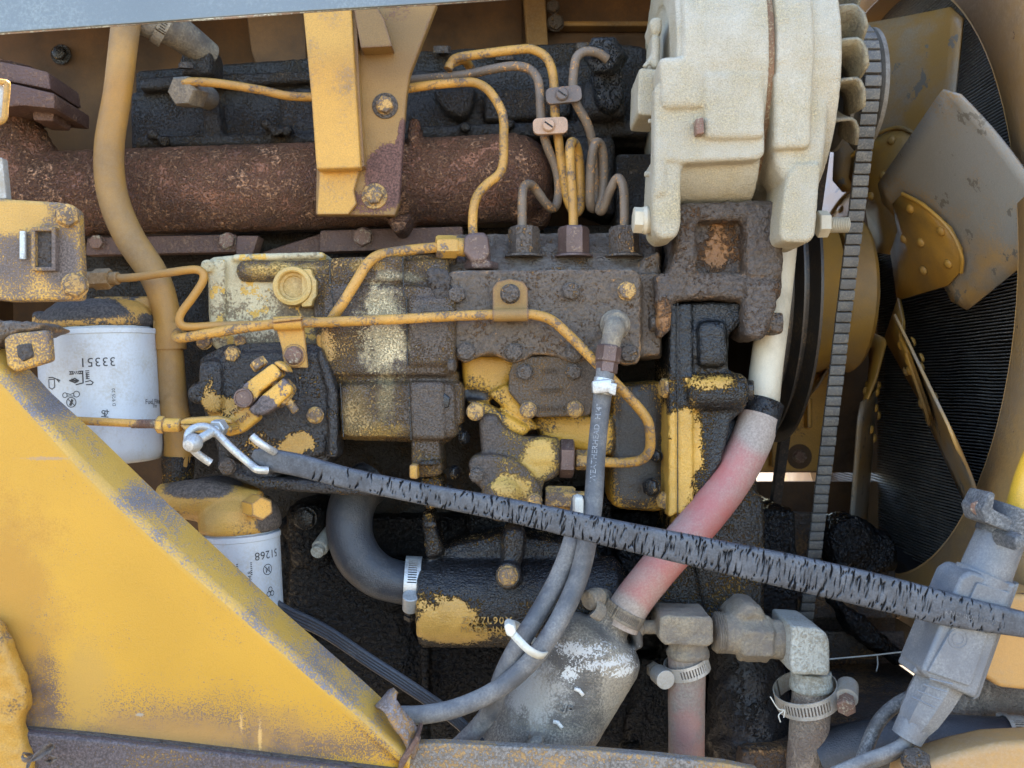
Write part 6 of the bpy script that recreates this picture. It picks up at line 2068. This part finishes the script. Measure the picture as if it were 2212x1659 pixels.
sxp = np.sign(np.cos(ang)) * np.abs(np.cos(ang)) ** 0.42       # across
syp = np.sign(np.sin(ang)) * np.abs(np.sin(ang)) ** 0.42       # front is +
depth = np.zeros((NU, NV))
UU, VV = np.meshgrid(us, sxp, indexing='ij')
front = np.tile((syp > -0.5)[None, :], (NU, 1))
def crack(u0, v0, ln, slant, wd, dp):
    i0, i1 = np.searchsorted(us, [u0 - abs(slant) * ln - wd * 3, u0 + abs(slant) * ln + wd * 3])
    if i1 <= i0:
        return
    v = VV[i0:i1]
    dvv = (v - v0) / ln
    uc = u0 + slant * ln * dvv + 0.00035 * np.sin(v * 7 + u0 * 900)
    w_ = wd * np.clip(1 - dvv * dvv, 0, 1)
    d_ = np.clip(1.25 - np.abs(UU[i0:i1] - uc) / np.maximum(w_, 1e-6), 0, 1) * (np.abs(dvv) < 1) * front[i0:i1]
    depth[i0:i1] = np.maximum(depth[i0:i1], d_ * dp)
for k in range(640):
    q = rng.beta(1.9, 1.5) * 0.82 + 0.10
    crack(q * Lt, rng.uniform(-1.1, 1.1), rng.uniform(0.07, 0.21), rng.uniform(-0.004, 0.005), rng.uniform(0.00035, 0.00075), rng.uniform(.6, 1))
for k in range(62):
    q = 0.08 + 0.76 * (k + rng.uniform(0, .9)) / 62
    crack(q * Lt, rng.choice([-1.0, 1.0]) * rng.uniform(.5, 1.0), rng.uniform(0.3, 0.6), rng.uniform(-0.004, 0.004), rng.uniform(0.0006, 0.0011), 1)
rim = 0.08 * np.sin(us * 90)[:, None] * 0.0
P3 = cen[:, None, :] + acr[:, None, :] * (wid[:, None] * sxp[None, :])[..., None] + fwv[:, None, :] * (thk[:, None] * syp[None, :] - depth * 0.0030)[..., None]
me = bpy.data.meshes.new('rubber_body')
verts = P3.reshape(-1, 3)
ii = np.arange(NU - 1)[:, None] * NV; jj = np.arange(NV)[None, :]; jn = (np.arange(NV) + 1) % NV
F = np.stack([ii + jj, ii + NV + jj, ii + NV + jn[None, :], ii + jn[None, :]], -1).reshape(-1, 4)
me.from_pydata(verts.tolist(), [], F.tolist() + [list(range(NV)), list(range((NU - 1) * NV, NU * NV))[::-1]])
at = me.attributes.new('crack', 'FLOAT', 'POINT')
at.data.foreach_set('value', depth.reshape(-1).astype(np.float32))
bm = NB(); bm.from_mesh(me)
bmesh.ops.recalc_face_normals(bm, faces=list(bm.faces))
bpy.data.meshes.remove(me)
t = NT('cracked_dusty_rubber')
a_ = t.n("ShaderNodeAttribute", attribute_name='crack')
n1_ = t.noise(45, 5, 0.65); n2_ = t.noise(600, 3, 0.6)
dusty = t.mix(t.step(t.math('ADD', t.math('MULTIPLY', n1_, .6), t.math('MULTIPLY', n2_, .4)), 0.38, 0.66), (0.040, 0.043, 0.050), (0.105, 0.112, 0.125))
t.put(t.b.inputs["Base Color"], t.mix(t.step(a_.outputs["Fac"], 0.1, 0.6), dusty, (0.014, 0.014, 0.016)))
t.b.inputs["Roughness"].default_value = 0.52
t.put(t.b.inputs["Normal"], t.bump(n2_, 0.00015))
M['strap'] = t.m
put_mesh('rubber_body', bm, 'strap', stp, angle=80)
M['print_white'] = grime('worn_white_print', (0.20, 0.20, 0.20), (0.09, 0.09, 0.09), 0.55, s=200, fine=500, wf=0.5, r0=0.7, r1=0.7, bump=0.02)
bm = NB()
text_bm(bm, "KNO RUN  DUZ  AUTOM", 15 * S(1, -156), flat_fn(2120, 1336, -153, -12.3, 0.0086), 0.0002, 1.1)
put_mesh('print', bm, M['print_white'], stp)

hk = T('s_hook', 'bright zinc S-hook joining the strap to the bolt', 'hook', (480, 980, -84))
bm = NB()
tube(bm, [(456, 1000, -78), (440, 990, -80), (418, 972, -86), (406, 952, -90), (408, 934, -88), (424, 923, -84), (446, 922, -82), (466, 934, -82), (500, 968, -84), (540, 1002, -88), (556, 1014, -96), (578, 1016, -92)], 8.5, 18, 8)
tube(bm, [(592, 976, -90), (578, 968, -98), (560, 956, -102), (544, 942, -102)], 8.5, 18, 8)
put_mesh('hook_wire', bm, 'zinc', hk)
cbolt = T('carriage_bolt', 'round-headed threaded bolt with nut, silver, through the lever clevis', 'bolt', (425, 955, -90))
bm = NB()
hv = (P(414, 958, -118) - P(478, 922, -66)).normalized()
lathe(bm, P(420, 955, -112), hv, [(0, S(20, -115)), (0.002, S(21, -115)), (0.006, S(19, -115)), (0.011, S(12, -115)), (0.0125, 0)], 32)
put_mesh('round_head', bm, 'zinc', cbolt)
bm = NB()
ln_ = (P(420, 955, -112) - P(478, 922, -66)).length
for k in range(18):
    p0 = P(420, 955, -112) - hv * (ln_ * k / 18)
    lathe(bm, p0, -hv, [(0, S(7)), (0.0008, S(9)), (0.0014, S(9)), (0.0026, S(7)), (0.0034, S(7))], 16)
put_mesh('thread', bm, 'zinc', cbolt)['kind'] = 'stuff'
bm = NB()
hexnut(bm, P(466, 928, -74), P(478, 922, -64), S(20, -70))
put_mesh('nut', bm, 'zinc', cbolt)

# ================================================================== RIGHT-HAND CONNECTOR AND CABLES
yp = T('yellow_handle_pipe', 'bright yellow pipe end held by a dark clamp at the right edge', 'pipe', (2200, 1120, -130))
bm = NB()
tube(bm, [(2300, 870, -140), (2262, 960, -136), (2232, 1030, -132), (2210, 1105, -130)], 36, 30, 6)
M['yel_bright'] = grime('bright_yellow_tube', (0.62, 0.34, 0.03), (0.3, .2, .08), 0.2, s=30, fine=420, wf=0.4, r0=0.35, r1=0.6, bump=0.1)
put_mesh('pipe_body', bm, M['yel_bright'], yp)

cnx = T('cable_connector', 'grey moulded cable connector block leaning at the right with a square body', 'connector', (2080, 1590, -120))
def along(a, b, n):
    return [V3(a).lerp(V3(b), i / (n - 1)) for i in range(n)]
bm = NB()
prism(bm, [(2098, 1232), (2200, 1262), (2110, 1512), (2010, 1470), (1990, 1452), (2076, 1246)], -150, -105, 0.004, 3)
prism(bm, [(2074, 1240), (2098, 1232), (2012, 1470), (1972, 1456)], -138, -105, 0.003, 3)
prism(bm, [(2186, 1262), (2206, 1258), (2176, 1340), (2118, 1508), (2100, 1516)], -135, -100, 0.003, 2)
o = put_mesh('square_body', bm, 'plastic', cnx)
bm = NB()
prism(bm, [(2112, 1258), (2184, 1280), (2160, 1330), (2088, 1310)], -152.5, -149, 0.0015, 2)
prism(bm, [(2064, 1345), (2136, 1368), (2096, 1484), (2004, 1452)], -152.5, -149, 0.0015, 2)
put_mesh('raised_panel', bm, 'plastic', cnx)
bm = NB()
stroke_bm(bm, [circ(2070, 0, 0.001, 6)], 0.0001, lambda x, y, z: P(2070, 1370, -152.7) + Vector((0, 0, 0)) * x)
bm.free()
bm = NB()
c0 = P(2070, 1380, -152.5)
for rr_ in (S(22, -150), S(14, -150)):
    lathe(bm, c0 + Vector((0, 0.0005, 0)), Vector((0, -1, 0)), [(0, rr_), (0.0009, rr_ - 0.0002), (0.0009, rr_ - 0.0010), (0, rr_ - 0.0012)], 32)
put_mesh('moulded_mark', bm, 'plastic', cnx)
bm = NB()
tube(bm, [(2166, 1150, -130), (2140, 1210, -130), (2124, 1252, -130)], [50, 52, 54], 34, 4)
tube(bm, [(2128, 1240, -130), (2118, 1262, -130)], [60, 60], 34, 3)
put_mesh('neck', bm, 'plastic', cnx)
bm = NB()
tube(bm, [(2188, 1095, -130), (2164, 1160, -130)], [55, 56], 34, 3)
prism(bm, [(2120, 1100), (2140, 1062), (2152, 1066), (2146, 1100), (2190, 1122), (2180, 1150), (2128, 1130)], -165, -130, 0.004)
prism(bm, [(2190, 1160), (2214, 1150), (2222, 1180), (2196, 1196)], -178, -140, 0.006)
M['collar'] = grime('dusty_black_collar', (0.05, 0.052, 0.056), (0.17, 0.17, 0.165), 0.4, s=36, fine=500, wf=0.2, soft=0.18, r0=0.5, r1=0.85, bump=0.2, grain=.12)
put_mesh('clamp_collar', bm, M['collar'], cnx)
bolt(cnx, 2118, 1096, -150, 16, 'bolt_rust', ax=(-.8, -.6, 0), h=1.6)
bm = NB()
tube(bm, [(2036, 1460, -126), (2010, 1505, -126), (1985, 1548, -126), (1968, 1580, -126)], [52, 50, 44, 31], 8, 4)
put_mesh('cable_boot', bm, 'plastic', cnx)
bm = NB()
tube(bm, [(1976, 1560, -126), (1958, 1594, -126)], [36, 33], 20, 3)
put_mesh('boot_ring', bm, 'plastic', cnx)
bm = NB()
for k in range(4):
    tube(bm, [(2058 - k * 13, 1478 + k * 17, -162 + 2 * k), (2008 - k * 13, 1466 + k * 13, -155 + 2 * k)], 2.2, 8, 2)
put_mesh('boot_rib', bm, 'plastic', cnx)['kind'] = 'stuff'
M['cable'] = M['collar']
ca1 = T('power_cable', 'grey rubber cable leaving the connector boot toward the lower left', 'cable', (1850, 1650, -130), 'cables from the grey connector')
bm = NB()
tube(bm, [(1966, 1580, -128), (1952, 1606, -130), (1920, 1624, -132), (1870, 1642, -134), (1800, 1672, -136)], 14, 20, 7)
tube(bm, [(1972, 1584, -118), (1958, 1612, -120), (1926, 1632, -122), (1876, 1652, -124), (1810, 1684, -126)], 12, 18, 7)
put_mesh('sheath', bm, M['hose'], ca1)
ca2 = T('power_cable', 'grey cable looping behind the connector boot', 'cable', (1890, 1600, -110), 'cables from the grey connector')
bm = NB()
tube(bm, [(1980, 1500, -100), (1940, 1520, -100), (1905, 1550, -100), (1882, 1590, -100), (1860, 1650, -102), (1850, 1690, -102)], 15, 20, 7)
put_mesh('sheath', bm, M['collar'], ca2)

lt = T('radiator_hose', 'thick black hose lying across the bottom right under the connector', 'hose', (2050, 1630, -60))
bm = NB()
tube(bm, [(1780, 1640, -20), (1860, 1618, -30), (1960, 1600, -40), (2060, 1596, -50), (2160, 1600, -60), (2300, 1604, -70)], [60, 58, 52, 50, 50, 50], 36, 8)
put_mesh('hose_body', bm, 'hose_black', lt)
k4 = T('hose_clamp', 'pale slotted clamp on the black hose at the right edge', 'hose clamp', (2195, 1590, -62), 'worm-drive hose clamps')
clampband(k4, P(2192, 1601, -63), Vector((1, -0.1, 0)), S(52, -62), S(38, -62), 'steel_dull', 30, (-90, 120), 180)
cd = T('corrugated_conduit', 'dusty ribbed conduit behind the connector', 'conduit', (2150, 1520, -20))
bm = NB()
tube(bm, [(2010, 1530, 0), (2100, 1512, -6), (2240, 1500, -16)], 46, 26, 8)
for k in range(7):
    x = 2095 + k * 6
    tube(bm, [(x, 1513 - k, -6), (x + 3, 1512 - k, -6)], 49, 26, 2)
put_mesh('conduit_body', bm, 'hose_mud', cd)
yt = T('expansion_tank', 'rounded yellow tank hanging at the right edge behind the connector', 'tank', (2180, 1480, -90))
bm = NB()
prism(bm, [(2150, 1290), (2260, 1280), (2260, 1480), (2215, 1492), (2160, 1486), (2126, 1462), (2120, 1440)], -92, -30, 0.012, 3)
put_mesh('tank_body', bm, 'shroud', yt, angle=50)
fr_ = T('corner_plate', 'yellow-brown corner plate with a bolt head at the bottom right', 'plate', (2100, 1650, -140))
bm = NB()
prism(bm, [(1960, 1659), (2010, 1646), (2090, 1622), (2160, 1606), (2290, 1600), (2290, 1800), (1940, 1800)], -146, -110, 0.006, 3)
put_mesh('plate', bm, 'shroud', fr_)
bolt(fr_, 1978, 1650, -146, 30, 'bolt_dark', ax=(0, -.5, 1))

# debris pan and guard seen through the gap below the fan
pn = T('belly_guard', 'rusty slatted guard and oily muck low behind the belt', 'guard', (1900, 1500, 200))
bm = NB()
prism(bm, rect(1690, 1290, 1945, 1335), 220, 226, 0.002)
put_mesh('slat', bm, 'pan', pn)
bm = NB()
prism(bm, rect(1690, 1365, 1955, 1425), 200, 206, 0.002)
put_mesh('slat', bm, 'pan', pn)
bm = NB()
prism(bm, rect(1690, 1500, 1980, 1560), 180, 186, 0.002)
put_mesh('slat', bm, 'pan', pn)
bm = NB()
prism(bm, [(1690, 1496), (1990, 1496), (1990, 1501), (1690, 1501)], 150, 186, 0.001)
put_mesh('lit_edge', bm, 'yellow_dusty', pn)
bm = NB()
prism(bm, [(1600, 1100), (1790, 1110), (1935, 1235), (1935, 1800), (1600, 1800)], 260, 270, 0.002)
put_mesh('back_sheet', bm, 'pan', pn)
bm = NB()
prism(bm, [(1600, 1620), (2160, 1590), (2260, 1700), (1600, 1760)], 0, 250, 0.01)
put_mesh('floor', bm, 'pan', pn)
bm = NB()
prism(bm, [(1790, 1130), (1850, 1110), (1930, 1160), (1960, 1230), (1900, 1250), (1800, 1230)], 190, 250, 0.015)
prism(bm, [(1800, 1290), (1860, 1330), (1960, 1420), (2000, 1440), (1940, 1440), (1850, 1380)], 150, 200, 0.012)
casting('muck', bm, 'oil_deep', pn, 0.003, 3, 0.006, .02)
tw = T('dry_stalk', 'thin dry grass stalk lying across the guard', 'stalk', (1900, 1415, 140))
bm = NB()
tube(bm, [(1790, 1424, 140), (1880, 1416, 135), (1960, 1408, 130), (2000, 1414, 128)], 1.6, 6, 6)
tube(bm, [(1895, 1416, 135), (1896, 1436, 133), (1893, 1450, 132)], 1.3, 6, 4)
put_mesh('stalk', bm, 'chip_white' if False else 'nylon', tw)
